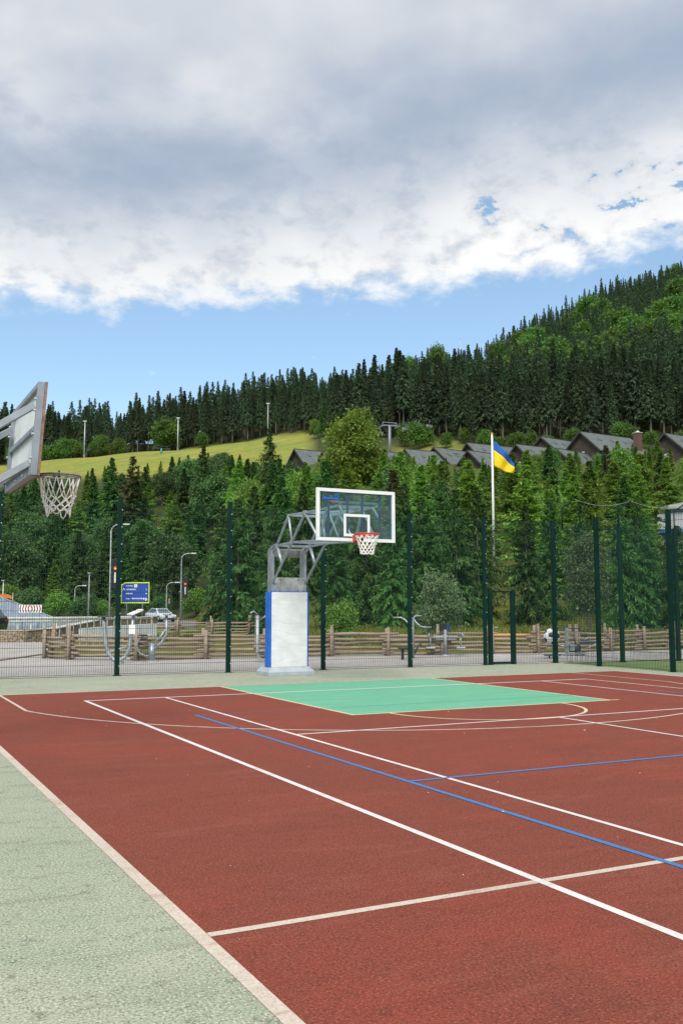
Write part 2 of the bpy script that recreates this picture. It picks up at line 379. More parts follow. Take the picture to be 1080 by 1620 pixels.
def leaf_mat(name, lo, hi, tip=None, transl=0.25, objvar=0.35):
    """leaf colour varies per leaf and per tree"""
    m, T, bs, out = newmat(name)
    ge = T.n('ShaderNodeNewGeometry'); oi = T.n('ShaderNodeObjectInfo'); tc = T.n('ShaderNodeTexCoord')
    f = T.noise(tc.outputs['Object'], 0.9, 3, 0.6)
    r = ge.outputs['Random Per Island']
    k = T.math('ADD', T.math('MULTIPLY', r, 0.55), T.math('MULTIPLY', T.sstep(f, 0.3, 0.7), 0.45))
    c = T.mix(k, lo, hi)
    big = T.noise(ge.outputs['Position'], 0.16, 2, 0.5)
    c = T.mix(T.sstep(big, 0.35, 0.65), T.mix(0.45, c, lo), T.mix(0.25, c, hi))
    if tip: c = T.mix(T.math('MULTIPLY', T.math('GREATER_THAN', r, 0.86), 0.8), c, tip)
    hs = T.n('ShaderNodeHueSaturation')
    T.l(T.math('ADD', 0.5 - 0.018, T.math('MULTIPLY', oi.outputs['Random'], 0.036)), hs.inputs['Hue'])
    T.l(T.math('ADD', 1 - objvar, T.math('MULTIPLY', oi.outputs['Random'], 2 * objvar)), hs.inputs['Value'])
    T.l(c, hs.inputs['Color'])
    T.l(hs.outputs[0], bs.inputs['Base Color']); bs.inputs['Roughness'].default_value = 0.6; bs.inputs['Specular IOR Level'].default_value = 0.25
    tl = T.n('ShaderNodeBsdfTranslucent'); T.l(hs.outputs[0], tl.inputs[0])
    mx = T.n('ShaderNodeMixShader'); mx.inputs[0].default_value = transl
    T.l(bs.outputs[0], mx.inputs[1]); T.l(tl.outputs[0], mx.inputs[2]); T.l(mx.outputs[0], out.inputs[0])
leaf_mat('needles_dark', (0.030, 0.085, 0.022), (0.090, 0.19, 0.042), (0.14, 0.26, 0.055), 0.3)
leaf_mat('needles_light', (0.095, 0.20, 0.034), (0.24, 0.385, 0.058), (0.33, 0.47, 0.085), 0.42, 0.32)
leaf_mat('needles_brown', (0.055, 0.052, 0.022), (0.12, 0.10, 0.04), None)
leaf_mat('needles_far', (0.040, 0.070, 0.040), (0.088, 0.132, 0.056), None, 0.25, 0.30)  # lifted, bluer needles: slight distance haze put into the colour
leaf_mat('leaf_mid', (0.040, 0.10, 0.036), (0.10, 0.195, 0.056), (0.15, 0.25, 0.07), 0.28)
leaf_mat('leaf_grey', (0.085, 0.14, 0.065), (0.19, 0.27, 0.12), (0.24, 0.32, 0.15), 0.35, 0.15)
leaf_mat('leaf_bright', (0.085, 0.18, 0.030), (0.19, 0.33, 0.05), (0.24, 0.38, 0.07), 0.3, 0.25)
leaf_mat('leaf_yellow', (0.095, 0.175, 0.024), (0.21, 0.31, 0.045), (0.27, 0.36, 0.06), 0.4, 0.1)
leaf_mat('leaf_far', (0.062, 0.135, 0.03), (0.14, 0.26, 0.046), None, 0.33, 0.28)
leaf_mat('grass_blade', (0.075, 0.105, 0.018), (0.16, 0.18, 0.036), (0.22, 0.20, 0.06))

def ground_mat():
    m, T, bs, out = newmat('terrain')
    at = T.n('ShaderNodeAttribute', attribute_name='cover'); sp_ = T.n('ShaderNodeSeparateColor'); T.l(at.outputs['Color'], sp_.inputs[0])
    ge = T.n('ShaderNodeNewGeometry'); P = ge.outputs['Position']
    n1 = T.noise(P, 0.05, 6, 0.65); n2 = T.noise(P, 0.35, 5, 0.6); n3 = T.noise(P, 3.0, 4, 0.6)
    meadow = T.mix(T.sstep(n1, 0.4, 0.6), (0.23, 0.22, 0.042), (0.17, 0.205, 0.042))
    meadow = T.mix(T.math('MULTIPLY', T.sstep(n2, 0.5, 0.7), 0.55), meadow, (0.30, 0.26, 0.075))
    meadow = T.mix(T.math('MULTIPLY', T.sstep(n2, 0.46, 0.3), 0.6), meadow, (0.10, 0.15, 0.03))
    mp = T.n('ShaderNodeMapping'); mp.inputs['Scale'].default_value = (0.02, 0.22, 0.05); mp.inputs['Rotation'].default_value = (0, 0, 0.35); T.l(P, mp.inputs[0])
    n4 = T.noise(mp.outputs[0], 1.0, 6, 0.65)
    meadow = T.mix(T.math('MULTIPLY', T.sstep(n4, 0.54, 0.66), 0.55), meadow, (0.13, 0.155, 0.04))
    meadow = T.mix(T.math('MULTIPLY', T.sstep(n4, 0.42, 0.34), 0.5), meadow, (0.36, 0.31, 0.12))
    bank = T.mix(T.sstep(n2, 0.35, 0.65), (0.11, 0.10, 0.024), (0.10, 0.125, 0.026))
    bank = T.mix(T.math('MULTIPLY', T.sstep(n3, 0.5, 0.75), 0.6), bank, (0.19, 0.16, 0.05))
    forest = T.mix(T.sstep(n3, 0.35, 0.65), (0.030, 0.045, 0.014), (0.055, 0.062, 0.024))
    c = T.mix(sp_.outputs[0], forest, meadow)
    c = T.mix(sp_.outputs[1], c, bank)
    T.l(c, bs.inputs['Base Color']); bs.inputs['Roughness'].default_value = 0.95; bs.inputs['Specular IOR Level'].default_value = 0.1
    b = T.n('ShaderNodeBump'); b.inputs['Strength'].default_value = 0.6; b.inputs['Distance'].default_value = 0.25
    T.l(n3, b.inputs['Height']); T.l(b.outputs[0], bs.inputs['Normal'])
ground_mat()

def paving_mat():
    m, T, bs, out = newmat('paving')
    tc = T.n('ShaderNodeTexCoord'); P = tc.outputs['Object']
    br = T.n('ShaderNodeTexBrick'); br.inputs['Scale'].default_value = 1.0
    br.inputs['Brick Width'].default_value = 0.24; br.inputs['Row Height'].default_value = 0.12; br.inputs['Mortar Size'].default_value = 0.008
    br.inputs['Color1'].default_value = (0.41, 0.38, 0.355, 1); br.inputs['Color2'].default_value = (0.33, 0.305, 0.285, 1); br.inputs['Mortar'].default_value = (0.16, 0.15, 0.14, 1)
    T.l(P, br.inputs['Vector'])
    n = T.noise(P, 0.5, 6, 0.65); n2 = T.noise(P, 9, 4, 0.6)
    c = T.mix(T.math('MULTIPLY', T.sstep(n, 0.48, 0.68), 0.6), br.outputs['Color'], (0.20, 0.19, 0.175))
    c = T.mix(T.math('MULTIPLY', T.sstep(n2, 0.55, 0.7), 0.4), c, (0.44, 0.42, 0.39))
    T.l(c, bs.inputs['Base Color']); bs.inputs['Roughness'].default_value = 0.9
paving_mat()

def stone_mat():
    m, T, bs, out = newmat('stone_wall')
    tc = T.n('ShaderNodeTexCoord'); P = tc.outputs['Object']
    v = T.n('ShaderNodeTexVoronoi'); v.inputs['Scale'].default_value = 6.5; T.l(P, v.inputs['Vector'])
    v2 = T.n('ShaderNodeTexVoronoi', feature='DISTANCE_TO_EDGE'); v2.inputs['Scale'].default_value = 6.5; T.l(P, v2.inputs['Vector'])
    sp_ = T.n('ShaderNodeSeparateColor'); T.l(v.outputs['Color'], sp_.inputs[0])
    c = T.mix(sp_.outputs[0], (0.16, 0.105, 0.060), (0.36, 0.27, 0.175))
    c = T.mix(T.math('MULTIPLY', sp_.outputs[1], 0.4), c, (0.30, 0.25, 0.19))
    c = T.mix(T.sstep(v2.outputs['Distance'], 0.07, 0.02), c, (0.07, 0.06, 0.05))
    T.l(c, bs.inputs['Base Color']); bs.inputs['Roughness'].default_value = 0.9
    b = T.n('ShaderNodeBump'); b.inputs['Strength'].default_value = 0.8; b.inputs['Distance'].default_value = 0.06
    T.l(v2.outputs['Distance'], b.inputs['Height']); T.l(b.outputs[0], bs.inputs['Normal'])
stone_mat()

def lawn_mat():
    m, T, bs, out = newmat('turf')
    tc = T.n('ShaderNodeTexCoord'); P = tc.outputs['Object']
    n = T.noise(P, 1.2, 5, 0.6); n2 = T.noise(P, 40, 3, 0.6)
    c = T.mix(T.sstep(n, 0.35, 0.65), (0.10, 0.17, 0.045), (0.17, 0.22, 0.06)); c = T.mix(T.math('MULTIPLY', n2, 0.6), c, (0.09, 0.13, 0.04))
    T.l(c, bs.inputs['Base Color']); bs.inputs['Roughness'].default_value = 0.95
lawn_mat()

# ------------------------------------------------------------------ mesh helpers
def link(o, parent=None):
    COL.objects.link(o)
    if parent is not None: o.parent = parent
    return o

def np_mesh(name, verts, faces, mat, smooth=False):
    verts = np.ascontiguousarray(verts, dtype=np.float32); faces = np.ascontiguousarray(faces, dtype=np.int32)
    me = bpy.data.meshes.new(name)
    nv, nf, k = len(verts), len(faces), faces.shape[1]
    me.vertices.add(nv); me.vertices.foreach_set('co', verts.ravel())
    me.loops.add(nf * k); me.loops.foreach_set('vertex_index', faces.ravel())
    me.polygons.add(nf); me.polygons.foreach_set('loop_start', np.arange(0, nf * k, k, dtype=np.int32))
    try: me.polygons.foreach_set('loop_total', np.full(nf, k, dtype=np.int32))
    except Exception: pass
    me.update(calc_edges=True)
    if smooth: me.polygons.foreach_set('use_smooth', np.ones(nf, dtype=bool))
    me.materials.append(M[mat])
    return me

class MB:
    """collects simple shapes, links them as ONE mesh object"""
    def __init__(s): s.v = []; s.f = []; s.mi = []; s.cur = 0; s.sm = []; s.smooth = False
    def add(s, vs, fs):
        o = len(s.v); s.v += [tuple(x) for x in vs]
        for f in fs: s.f.append([o + i for i in f]); s.mi.append(s.cur); s.sm.append(s.smooth)
    def hexa(s, p):      # 8 points, bottom 4 ccw then top 4
        s.add(p, [(3, 2, 1, 0), (4, 5, 6, 7), (0, 1, 5, 4), (1, 2, 6, 5), (2, 3, 7, 6), (3, 0, 4, 7)])
    def box(s, c, size, rz=0.0):
        cx, cy, cz = c; a, b, d = size[0] / 2, size[1] / 2, size[2] / 2
        cr, sr = math.cos(rz), math.sin(rz)
        P = []
        for z in (-d, d):
            for x, y in ((-a, -b), (a, -b), (a, b), (-a, b)):
                P.append((cx + x * cr - y * sr, cy + x * sr + y * cr, cz + z))
        s.hexa(P)
    def bar(s, p0, p1, w, h, up=(0, 0, 1)):
        p0 = Vector(p0); p1 = Vector(p1); d = (p1 - p0).normalized(); u = Vector(up)
        if abs(d.dot(u)) > 0.98: u = Vector((0, 1, 0))
        r = d.cross(u).normalized() * (w / 2); u = r.cross(d).normalized() * (h / 2)
        P = [p0 - r - u, p0 + r - u, p0 + r + u, p0 - r + u, p1 - r - u, p1 + r - u, p1 + r + u, p1 - r + u]
        s.add(P, [(0, 1, 2, 3), (7, 6, 5, 4), (1, 0, 4, 5), (2, 1, 5, 6), (3, 2, 6, 7), (0, 3, 7, 4)])
    def tube(s, pts, r, seg=8, cap=True, closed=False, jit=0.0, rnd=None):
        pts = [Vector(p) for p in pts]; n = len(pts)
        rs = r if isinstance(r, (list, tuple)) else [r] * n
        rings = []; prev = None
        for i, p in enumerate(pts):
            if closed: d = pts[(i + 1) % n] - pts[i - 1]
            else: d = pts[min(i + 1, n - 1)] - pts[max(i - 1, 0)]
            d.normalize()
            if prev is None:
                a = Vector((0, 0, 1)) if abs(d.z) < 0.9 else Vector((1, 0, 0))
                u = d.cross(a).normalized()
            else:
                u = prev - d * prev.dot(d)
                if u.length < 1e-6: u = d.cross(Vector((1, 0, 0.3)))
                u.normalize()
            prev = u; v = d.cross(u)
            ring = []
            for k in range(seg):
                t = 2 * math.pi * k / seg; rr = rs[i]
                if jit and rnd: rr *= 1 + rnd.uniform(-jit, jit)
                ring.append(p + (u * math.cos(t) + v * math.sin(t)) * rr)
            rings.append(ring)
        vs = [q for rg in rings for q in rg]; fs = []
        m = n if closed else n - 1
        for i in range(m):
            a = i * seg; b = ((i + 1) % n) * seg
            for k in range(seg):
                k2 = (k + 1) % seg; fs.append((a + k, a + k2, b + k2, b + k))
        if cap and not closed:
            fs.append(tuple(reversed(range(seg)))); fs.append(tuple(range((n - 1) * seg, n * seg)))
        sm = s.smooth; s.smooth = True; s.add(vs, fs); s.smooth = sm
        if cap and not closed: s.sm[-1] = s.sm[-2] = False
    def lathe(s, prof, c=(0, 0, 0), seg=20, axis='z'):
        vs = []; fs = []
        for (r, z) in prof:
            for k in range(seg):
                t = 2 * math.pi * k / seg
                q = (r * math.cos(t), r * math.sin(t), z)
                if axis == 'x': q = (q[2], q[0], q[1])
                if axis == 'y': q = (q[1], q[2], q[0])
                vs.append((q[0] + c[0], q[1] + c[1], q[2] + c[2]))
        for i in range(len(prof) - 1):
            for k in range(seg):
                k2 = (k + 1) % seg; fs.append((i * seg + k, i * seg + k2, (i + 1) * seg + k2, (i + 1) * seg + k))
        sm = s.smooth; s.smooth = True; s.add(vs, fs); s.smooth = sm
        s.add(vs[:seg], [tuple(reversed(range(seg)))]); s.add(vs[-seg:], [tuple(range(seg))])
    def prism(s, poly, axis, a, b):
        """extrude a 2-D polygon along an axis from a to b. axis x: poly=(y,z); y: (x,z); z: (x,y)"""
        def P(q, t):
            if axis == 'x': return (t, q[0], q[1])
            if axis == 'y': return (q[0], t, q[1])
            return (q[0], q[1], t)
        n = len(poly); vs = [P(q, a) for q in poly] + [P(q, b) for q in poly]
        fs = [tuple(range(n)), tuple(reversed(range(n, 2 * n)))]
        for i in range(n): fs.append((i, (i + 1) % n, n + (i + 1) % n, n + i)[::-1])
        s.add(vs, fs)
    def build(s, name, mat, parent=None, bevel=0.0, fixn=True):
        me = bpy.data.meshes.new(name); me.from_pydata(s.v, [], s.f)
        mats = mat if isinstance(mat, (list, tuple)) else [mat]
        for q in mats: me.materials.append(M[q])
        me.polygons.foreach_set('material_index', s.mi); me.polygons.foreach_set('use_smooth', s.sm)
        if fixn or bevel:
            bm = bmesh.new(); bm.from_mesh(me)
            if bevel:
                bmesh.ops.remove_doubles(bm, verts=bm.verts, dist=1e-6)
            bmesh.ops.recalc_face_normals(bm, faces=bm.faces)
            if bevel:
                ed = [e for e in bm.edges if len(e.link_faces) == 2 and e.calc_face_angle(0) > 0.5]
                bmesh.ops.bevel(bm, geom=ed, offset=bevel, segments=2, profile=0.6, affect='EDGES')
            bm.to_mesh(me); bm.free()
        me.update()
        o = bpy.data.objects.new(name, me)
        return link(o, parent)

def tag(o, label, cat, group=None):
    o['label'] = label; o['category'] = cat
    if group: o['group'] = group
    return o

def thing(name, label, cat, loc=(0, 0, 0), rz=0.0, group=None):
    o = bpy.data.objects.new(name, None); o.empty_display_size = 0.3
    COL.objects.link(o); o.location = loc; o.rotation_euler = (0, 0, rz)
    return tag(o, label, cat, group)

def structure(o): o['kind'] = 'structure'; return o
def stuff(o): o['kind'] = 'stuff'; return o

KIDS = {}
def copy_tree(root, loc, rz, scale=1.0, label=None, group=None, cat=None):
    c = root.copy(); COL.objects.link(c); c.location = loc; c.rotation_euler = (0, 0, rz)
    c.scale = scale if isinstance(scale, (tuple, list)) else (scale,) * 3
    if label: c['label'] = label
    if group: c['group'] = group
    if cat: c['category'] = cat
    def kids(src, dst):
        for ch in list(src.children):
            d = ch.copy(); COL.objects.link(d); d.parent = dst
            kids(ch, d)
    kids(root, c)
    return c

FACE = -YAW            # rotation that turns local -Y to the camera, local X to picture right

# ------------------------------------------------------------------ terrain sheet
def build_ground():
    th = np.concatenate([np.linspace(-math.pi, -0.75, 40, endpoint=False), np.linspace(-0.75, 0.75, 190, endpoint=False), np.linspace(0.75, math.pi, 40, endpoint=False)])
    rr = np.concatenate([[3], np.arange(10, 30, 5), np.arange(30, 62, 1.5), np.arange(62, 240, 4.5), np.arange(240, 720, 9), [760, 820, 900, 1100, 1500, 2500]])
    T_, R_ = np.meshgrid(th, rr)
    s = R_ * np.sin(T_); w = R_ * np.cos(T_)
    X = CAM.x + RGT.x * s + FWD.x * w; Y = CAM.y + RGT.y * s + FWD.y * w
    Z = H(X, Y)
    Z = np.where(Z < 0.02, -0.06, Z - 0.06)
    V = np.stack([X, Y, Z], -1).reshape(-1, 3)
    V = np.vstack([V, [[CAM.x, CAM.y, -0.06]]])
    nr, nt = R_.shape; F = []
    i = np.arange(nr - 1)[:, None]; j = np.arange(nt)[None, :]; j2 = (j + 1) % nt
    F = np.stack([i * nt + j, i * nt + j2, (i + 1) * nt + j2, (i + 1) * nt + j], -1).reshape(-1, 4)[:, ::-1]
    me = np_mesh('ground', V, F, 'terrain', True)
    # close the centre
    bm = bmesh.new(); bm.from_mesh(me); bm.verts.ensure_lookup_table()
    c = bm.verts[len(V) - 1]
    for k in range(nt): bm.faces.new((c, bm.verts[(k + 1) % nt], bm.verts[k]))
    bmesh.ops.recalc_face_normals(bm, faces=bm.faces)
    bm.to_mesh(me); bm.free()
    # cover: r = meadow, g = bank grass
    dx = V[:, 0] - CAM.x; dy = V[:, 1] - CAM.y
    s = dx * RGT.x + dy * RGT.y; w = dx * FWD.x + dy * FWD.y
    px = np.where(w > 1, 540 + FPX * s / np.maximum(w, 1), 540 + np.sign(s) * 9999)
    top = np.interp(px, [-500, 310, 400, 495, 520], [402, 402, 397, 388, 300])
    mead = np.clip((w - 222) / 12, 0, 1) * np.clip((top + 4 - w) / 6, 0, 1) * np.clip((500 - px) / 14, 0, 1)
    clr = np.clip((w - 236) / 10, 0, 1) * np.clip((275 - w) / 14, 0, 1) * np.clip((px - 600) / 30, 0, 1) * np.clip((760 - px) / 40, 0, 1)
    bank = np.clip((62 - w) / 8, 0, 1)
    bank = np.maximum(bank, np.clip((122 - w) / 6, 0, 1) * np.clip((420 - px) / 60, 0, 1))
    bank = np.where(w < 1, 1.0, bank)
    bank = np.maximum(bank, 0.45 * np.clip((200 - w) / 30, 0, 1) * np.clip((px - 330) / 60, 0, 1))
    colr = np.stack([np.maximum(mead, clr * 0.9), bank, np.zeros_like(bank), np.ones_like(bank)], -1).astype(np.float32)
    at = me.color_attributes.new('cover', 'FLOAT_COLOR', 'POINT')
    at.data.foreach_set('color', colr.ravel())
    structure(link(bpy.data.objects.new('ground', me)))
build_ground()

def sheet(name, poly, z, mat, thick=0.0):
    mb = MB()
    if thick: mb.prism(poly, 'z', z - thick, z)
    else: mb.add([(x, y, z) for x, y in poly], [tuple(range(len(poly)))])
    return structure(mb.build(name, mat))

FA, FB = (-11.4, 17.98), (8.72, 17.0)                      # line of the far fence
def fy(x): return FA[1] + (FB[1] - FA[1]) * (x - FA[0]) / (FB[0] - FA[0])

sheet('court_apron', [(-14, -14), (8.80, -14), (8.80, 16.98), (-14, 18.1)], 0.0, 'sage_rubber', 0.10)
sheet('court_surface', [(-7.5, -13.6), (7.75, -13.6), (7.75, 13.62), (-7.5, 13.62)], 0.0015, 'red_rubber')
sheet('key_area', [(-2.47, 8.0), (2.44, 8.0), (2.44, 13.58), (-2.47, 13.58)], 0.0024, 'mint_rubber')
pv = []
for px, py in ((1063, 1027), (967, 1030), (775, 1034), (522, 1038), (325, 1042), (73, 1041)): pv.append(tuple(ray_ground(px, py - 2)[:2]))
g1, g2 = G(78, 43.6), G(-500, 43.6)
sheet('paved_path', [(-34, 19.2), (-14, 18.16), (8.80, 17.02), (32, 16.9), (34, 18.2)] + pv + [(g1.x, g1.y), (g2.x, g2.y)], -0.012, 'paving')
sheet('turf_pitch', [(8.86, -10), (34, -10), (34, 16.4), (8.86, 16.75)], -0.006, 'turf', 0.03)
q = [plan(sw(px, w), w) for px, w in ((-700, 62), (-100, 62), (120, 66), (300, 78), (425, 95), (440, 112), (300, 118), (-100, 116), (-700, 116))]
sheet('road', q, -0.02, 'asphalt')
q = [plan(sw(px, w), w) for px, w in ((262, 46), (300, 53), (420, 57), (440, 66), (425, 84), (300, 70), (120, 60), (-100, 57), (-700, 57), (-700, 48), (80, 46), (240, 50))]
sheet('verge', q, -0.03, 'turf')
# a narrow dark drain crossing the paving
d0, d1 = ray_ground(-60, 1053), ray_ground(76, 1034)
mb = MB(); mb.bar((d0.x, d0.y, -0.008), (d1.x, d1.y, -0.008), 0.22, 0.03); structure(mb.build('paved_drain', 'bare_soil'))
mb = MB(); mb.bar((-34, 19.15, -0.02), (8.8, 17.0, -0.02), 0.10, 0.05); structure(mb.build('apron_edging', 'bare_soil'))

# ------------------------------------------------------------------ painted lines
def line_poly(pts, wd):
    """flat ribbon through plan points"""
    n = len(pts); L = []; R = []
    for i in range(n):
        a = Vector(pts[max(i - 1, 0)]); b = Vector(pts[min(i + 1, n - 1)]); d = (b - a).normalized(); nn = Vector((-d.y, d.x)) * wd / 2
        p = Vector(pts[i]); L.append(p + nn); R.append(p - nn)
    return L, R

def lines(name, segs, z, mat):
    mb = MB()
    for k, (pts, wd) in enumerate(segs):
        L, R = line_poly(pts, wd); n = len(pts); zz = z + 0.0001 * k
        mb.add([(p.x, p.y, zz) for p in L] + [(p.x, p.y, zz) for p in R], [(i, i + 1, n + i + 1, n + i) for i in range(n - 1)])
    return structure(mb.build(name, mat, fixn=False))

def arc(cx, cy, r, a0, a1, n=64):
    return [(cx + r * math.cos(a0 + (a1 - a0) * i / n), cy + r * math.sin(a0 + (a1 - a0) * i / n)) for i in range(n + 1)]

# three-point line: straight legs then an arc through the measured points
cx3, cy3, r3 = -0.10, 12.35, 6.72
al = math.atan2(10.75 - cy3, -6.62 - cx3); ar = math.atan2(10.55 - cy3, 6.36 - cx3)
tp = [(-6.62, 13.6), (-6.62, 10.75)] + arc(cx3, cy3, math.hypot(-6.62 - cx3, 10.75 - cy3), al + 2 * math.pi if al < 0 else al, ar + 2 * math.pi if ar < 0 else ar)[1:] + [(6.36, 13.6)]
for sgn in (1,):
    lines('basketball_lines', [
        ([(-7.52, -13.6), (-7.52, 13.62)], 0.075), ([(7.75, -13.6), (7.75, 13.62)], 0.05), ([(-7.5, 13.62), (7.75, 13.62)], 0.05),
        ([(-7.48, -0.03), (7.75, -0.03)], 0.06),
        (tp, 0.05)], 0.0032, 'line_cream')
lines('key_lines', [([(-2.47, 13.6), (-2.47, 8.0)], 0.06), ([(-2.5, 8.0), (2.62, 8.0)], 0.06), ([(2.44, 8.0), (2.44, 13.6)], 0.06),
                    (arc(-0.25, 8.0, 1.62, -math.pi, 0, 48), 0.05)], 0.0037, 'line_yellow')
lines('tennis_lines', [([(-5.485, -11.885), (-5.485, 11.93)], 0.06), ([(5.30, -11.885), (5.30, 11.9)], 0.05),
                       ([(-5.5, 11.885), (5.32, 11.885)], 0.07), ([(-4.115, 11.85), (-4.115, -11.885)], 0.05), ([(4.08, 11.85), (4.08, -11.885)], 0.05),
                       ([(-4.09, 6.4), (4.08, 6.46)], 0.05), ([(0, 6.4), (0, -6.4)], 0.05)], 0.0044, 'line_white')
lines('volleyball_lines', [([(-4.53, 9.02), (-4.53, -9)], 0.05), ([(4.5, 9), (4.5, -9)], 0.05), ([(-4.5, 9.0), (4.5, 9.0)], 0.014), ([(-4.5, 3.02), (4.5, 3.0)], 0.05), ([(-4.5, -3.0), (4.5, -3.0)], 0.05)], 0.0056, 'line_blue')

def build_grit():
    rng = np.random.default_rng(12); n = 150
    X = rng.uniform(-9.5, 8, n); Y = rng.uniform(-2, 16, n); mb = MB(); rnd = random.Random(4)
    for x, y in zip(X, Y):
        r = rnd.uniform(0.003, 0.009) * (1.0 if rnd.random() < 0.9 else 1.8); a = rnd.uniform(0, 6.28); h = 0.006
        P = [(x + r * rnd.uniform(.5, 1) * math.cos(a + k * 1.57), y + r * rnd.uniform(.5, 1) * math.sin(a + k * 1.57), h) for k in range(4)]
        mb.add(P + [(p[0], p[1], h + r * 0.4) for p in P], [(4, 5, 6, 7), (0, 1, 5, 4), (1, 2, 6, 5), (2, 3, 7, 6), (3, 0, 4, 7)])
    o = stuff(mb.build('grit', 'line_white')); tag(o, 'pale specks of grit scattered over the red court', 'grit')
build_grit()

# ------------------------------------------------------------------ steel mesh fences
def wire_panel(mb, a, b, z0, z1, th=0.005, step=0.05, hstep=0.2):
    a = Vector((*a, 0)); b = Vector((*b, 0)); L = (b - a).length; d = (b - a) / L
    n = int(L / step)
    for i in range(n + 1):
        p = a + d * (i * L / n); mb.bar((p.x, p.y, z0), (p.x, p.y, z1), th, th)
    k = int((z1 - z0) / hstep)
    off = Vector((-d.y, d.x, 0)) * (th * 1.1)
    for i in range(k + 1):
        z = z0 + (z1 - z0) * i / k
        for sg in (-1, 1):
            mb.bar((a + off * sg) + Vector((0, 0, z)), (b + off * sg) + Vector((0, 0, z)), th * 1.5, th * 1.5)

def fence_post(parent, x, y, h, ang, wd=0.10, dp=0.06, bolts=True):
    mb = MB(); mb.box((x, y, h / 2), (wd, dp, h), ang); mb.box((x, y, 0.006), (wd * 1.6, wd * 1.5, 0.012), ang)
    o = mb.build('post', 'fence_green', parent, 0.004)
    mb = MB(); mb.box((x, y, h + 0.012), (wd * 1.06, dp * 1.1, 0.024), ang); mb.build('cap', 'fence_green', o)
    if bolts:
        n = Vector((math.sin(ang), -math.cos(ang)))
        for k in range(int(h / 0.4)):
            z = 0.22 + 0.4 * k; mb = MB()
            mb.box((x + math.cos(ang) * wd * 0.35 + n.x * (dp / 2 + 0.006), y + math.sin(ang) * wd * 0.35 + n.y * (dp / 2 + 0.006), z), (0.022, 0.018, 0.022), ang)
            mb.build('bolt', 'bolt', o, fixn=False)
    return o

fang = math.atan2(FB[1] - FA[1], FB[0] - FA[0])
f1 = thing('mesh_fence', 'tall dark green wire mesh fence along the far end of the red court', 'fence')
xs = [-11.3, -8.75, -6.2, -3.55, -0.9, 1.58, 4.05, 6.36]
for x in xs: fence_post(f1, x, fy(x) - 0.04, 4.02 if x > 0 else 4.1, fang, 0.11 if x < 6 else 0.10)
for a, b in zip(xs[:-1], xs[1:]):
    mb = MB(); wire_panel(mb, (a + 0.06, fy(a)), (b - 0.06, fy(b)), 0.04, 3.96); mb.build('mesh_panel', 'wire_green', f1)
mb = MB(); wire_panel(mb, (7.35, fy(7.35)), (8.62, fy(8.62)), 0.04, 3.96); mb.build('mesh_panel', 'wire_green', f1)
mb = MB(); wire_panel(mb, (6.45, fy(6.45)), (7.30, fy(7.3)), 2.04, 3.96); mb.build('mesh_panel', 'wire_green', f1)
fence_post(f1, 8.70, 17.0, 4.0, fang, 0.12, 0.10)

gt = thing('court_gate', 'narrow open green wicket gate frame in the mesh fence', 'gate')
mb = MB(); mb.box((6.52, fy(6.5) - 0.05, 1.0), (0.11, 0.10, 2.0), fang); mb.build('gate_post', 'fence_green', gt, 0.004)
mb = MB(); mb.box((7.27, fy(7.27) - 0.03, 1.0), (0.12, 0.10, 2.0), fang); mb.build('gate_post', 'fence_green', gt, 0.004)
mb = MB(); mb.bar((6.58, fy(6.58), 1.99), (7.21, fy(7.21), 1.99), 0.05, 0.04); mb.build('lintel', 'fence_green', gt)
mb = MB(); mb.bar((6.58, fy(6.58), 0.045), (7.21, fy(7.21), 0.045), 0.06, 0.06); mb.build('threshold', 'fence_green', gt)
mb = MB(); mb.bar((6.575, fy(6.575) - 0.07, 1.02), (6.575, fy(6.575) - 0.16, 1.02), 0.02, 0.02); mb.bar((6.575, fy(6.575) - 0.16, 1.02), (6.69, fy(6.7) - 0.16, 1.02), 0.02, 0.02)
mb.build('handle', 'bolt', gt)

f2 = thing('mesh_fence', 'dark green wire mesh fence running along the right side of the red court', 'fence')
ys = [17.0, 15.25, 12.68, 10.1, 7.5, 5.0]
for y in ys[1:]: fence_post(f2, 8.73, y, 3.93, math.pi / 2, 0.10, 0.10)
for a, b in zip(ys[:-1], ys[1:]):
    mb = MB(); wire_panel(mb, (8.74, a - 0.07), (8.74, b + 0.07), 0.04, 3.88, 0.005); mb.build('mesh_panel', 'wire_green', f2)

f3 = thing('ball_fence', 'second green mesh fence beyond the right side with bent post tops and a slack wire', 'fence')
bp = [(8.95, 16.88), (10.72, 16.5), (12.62, 16.22), (14.6, 15.95), (16.6, 15.7)]
tips = []
for i, (x, y) in enumerate(bp):
    if i: fence_post(f3, x, y, 3.85, -0.15, 0.11, 0.10, False)
    z0 = 3.75
    pts = [(x, y, z0), (x, y, 4.32)]
    for k in range(1, 5):
        t = k / 4 * math.pi * 0.3; pts.append((x + 0.16 * (1 - math.cos(t)) * 1.1, y - 0.10 * (1 - math.cos(t)), 4.32 + 0.16 * math.sin(t)))
    ex, ey, ez = pts[-1]; tip = (ex + 0.24, ey - 0.14, ez + 0.19); pts.append(tip); tips.append(tip)
    mb = MB(); mb.tube(pts, 0.02, 8); mb.build('bent_arm', 'fence_green', f3)
for a, b in zip(bp[:-1], bp[1:]):
    mb = MB(); wire_panel(mb, (a[0] + 0.07, a[1]), (b[0] - 0.07, b[1]), 0.04, 3.8, 0.005); mb.build('mesh_panel', 'wire_green', f3)
mb = MB()
for a, b in zip(tips[:-1], tips[1:]):
    pts = []
    for k in range(13):
        t = k / 12; pts.append(tuple(a[j] * (1 - t) + b[j] * t - (0.16 * 4 * t * (1 - t) if j == 2 else 0) for j in range(3)))
    mb.tube(pts, 0.005, 5)
mb.build('slack_wire', 'galv_dull', f3)

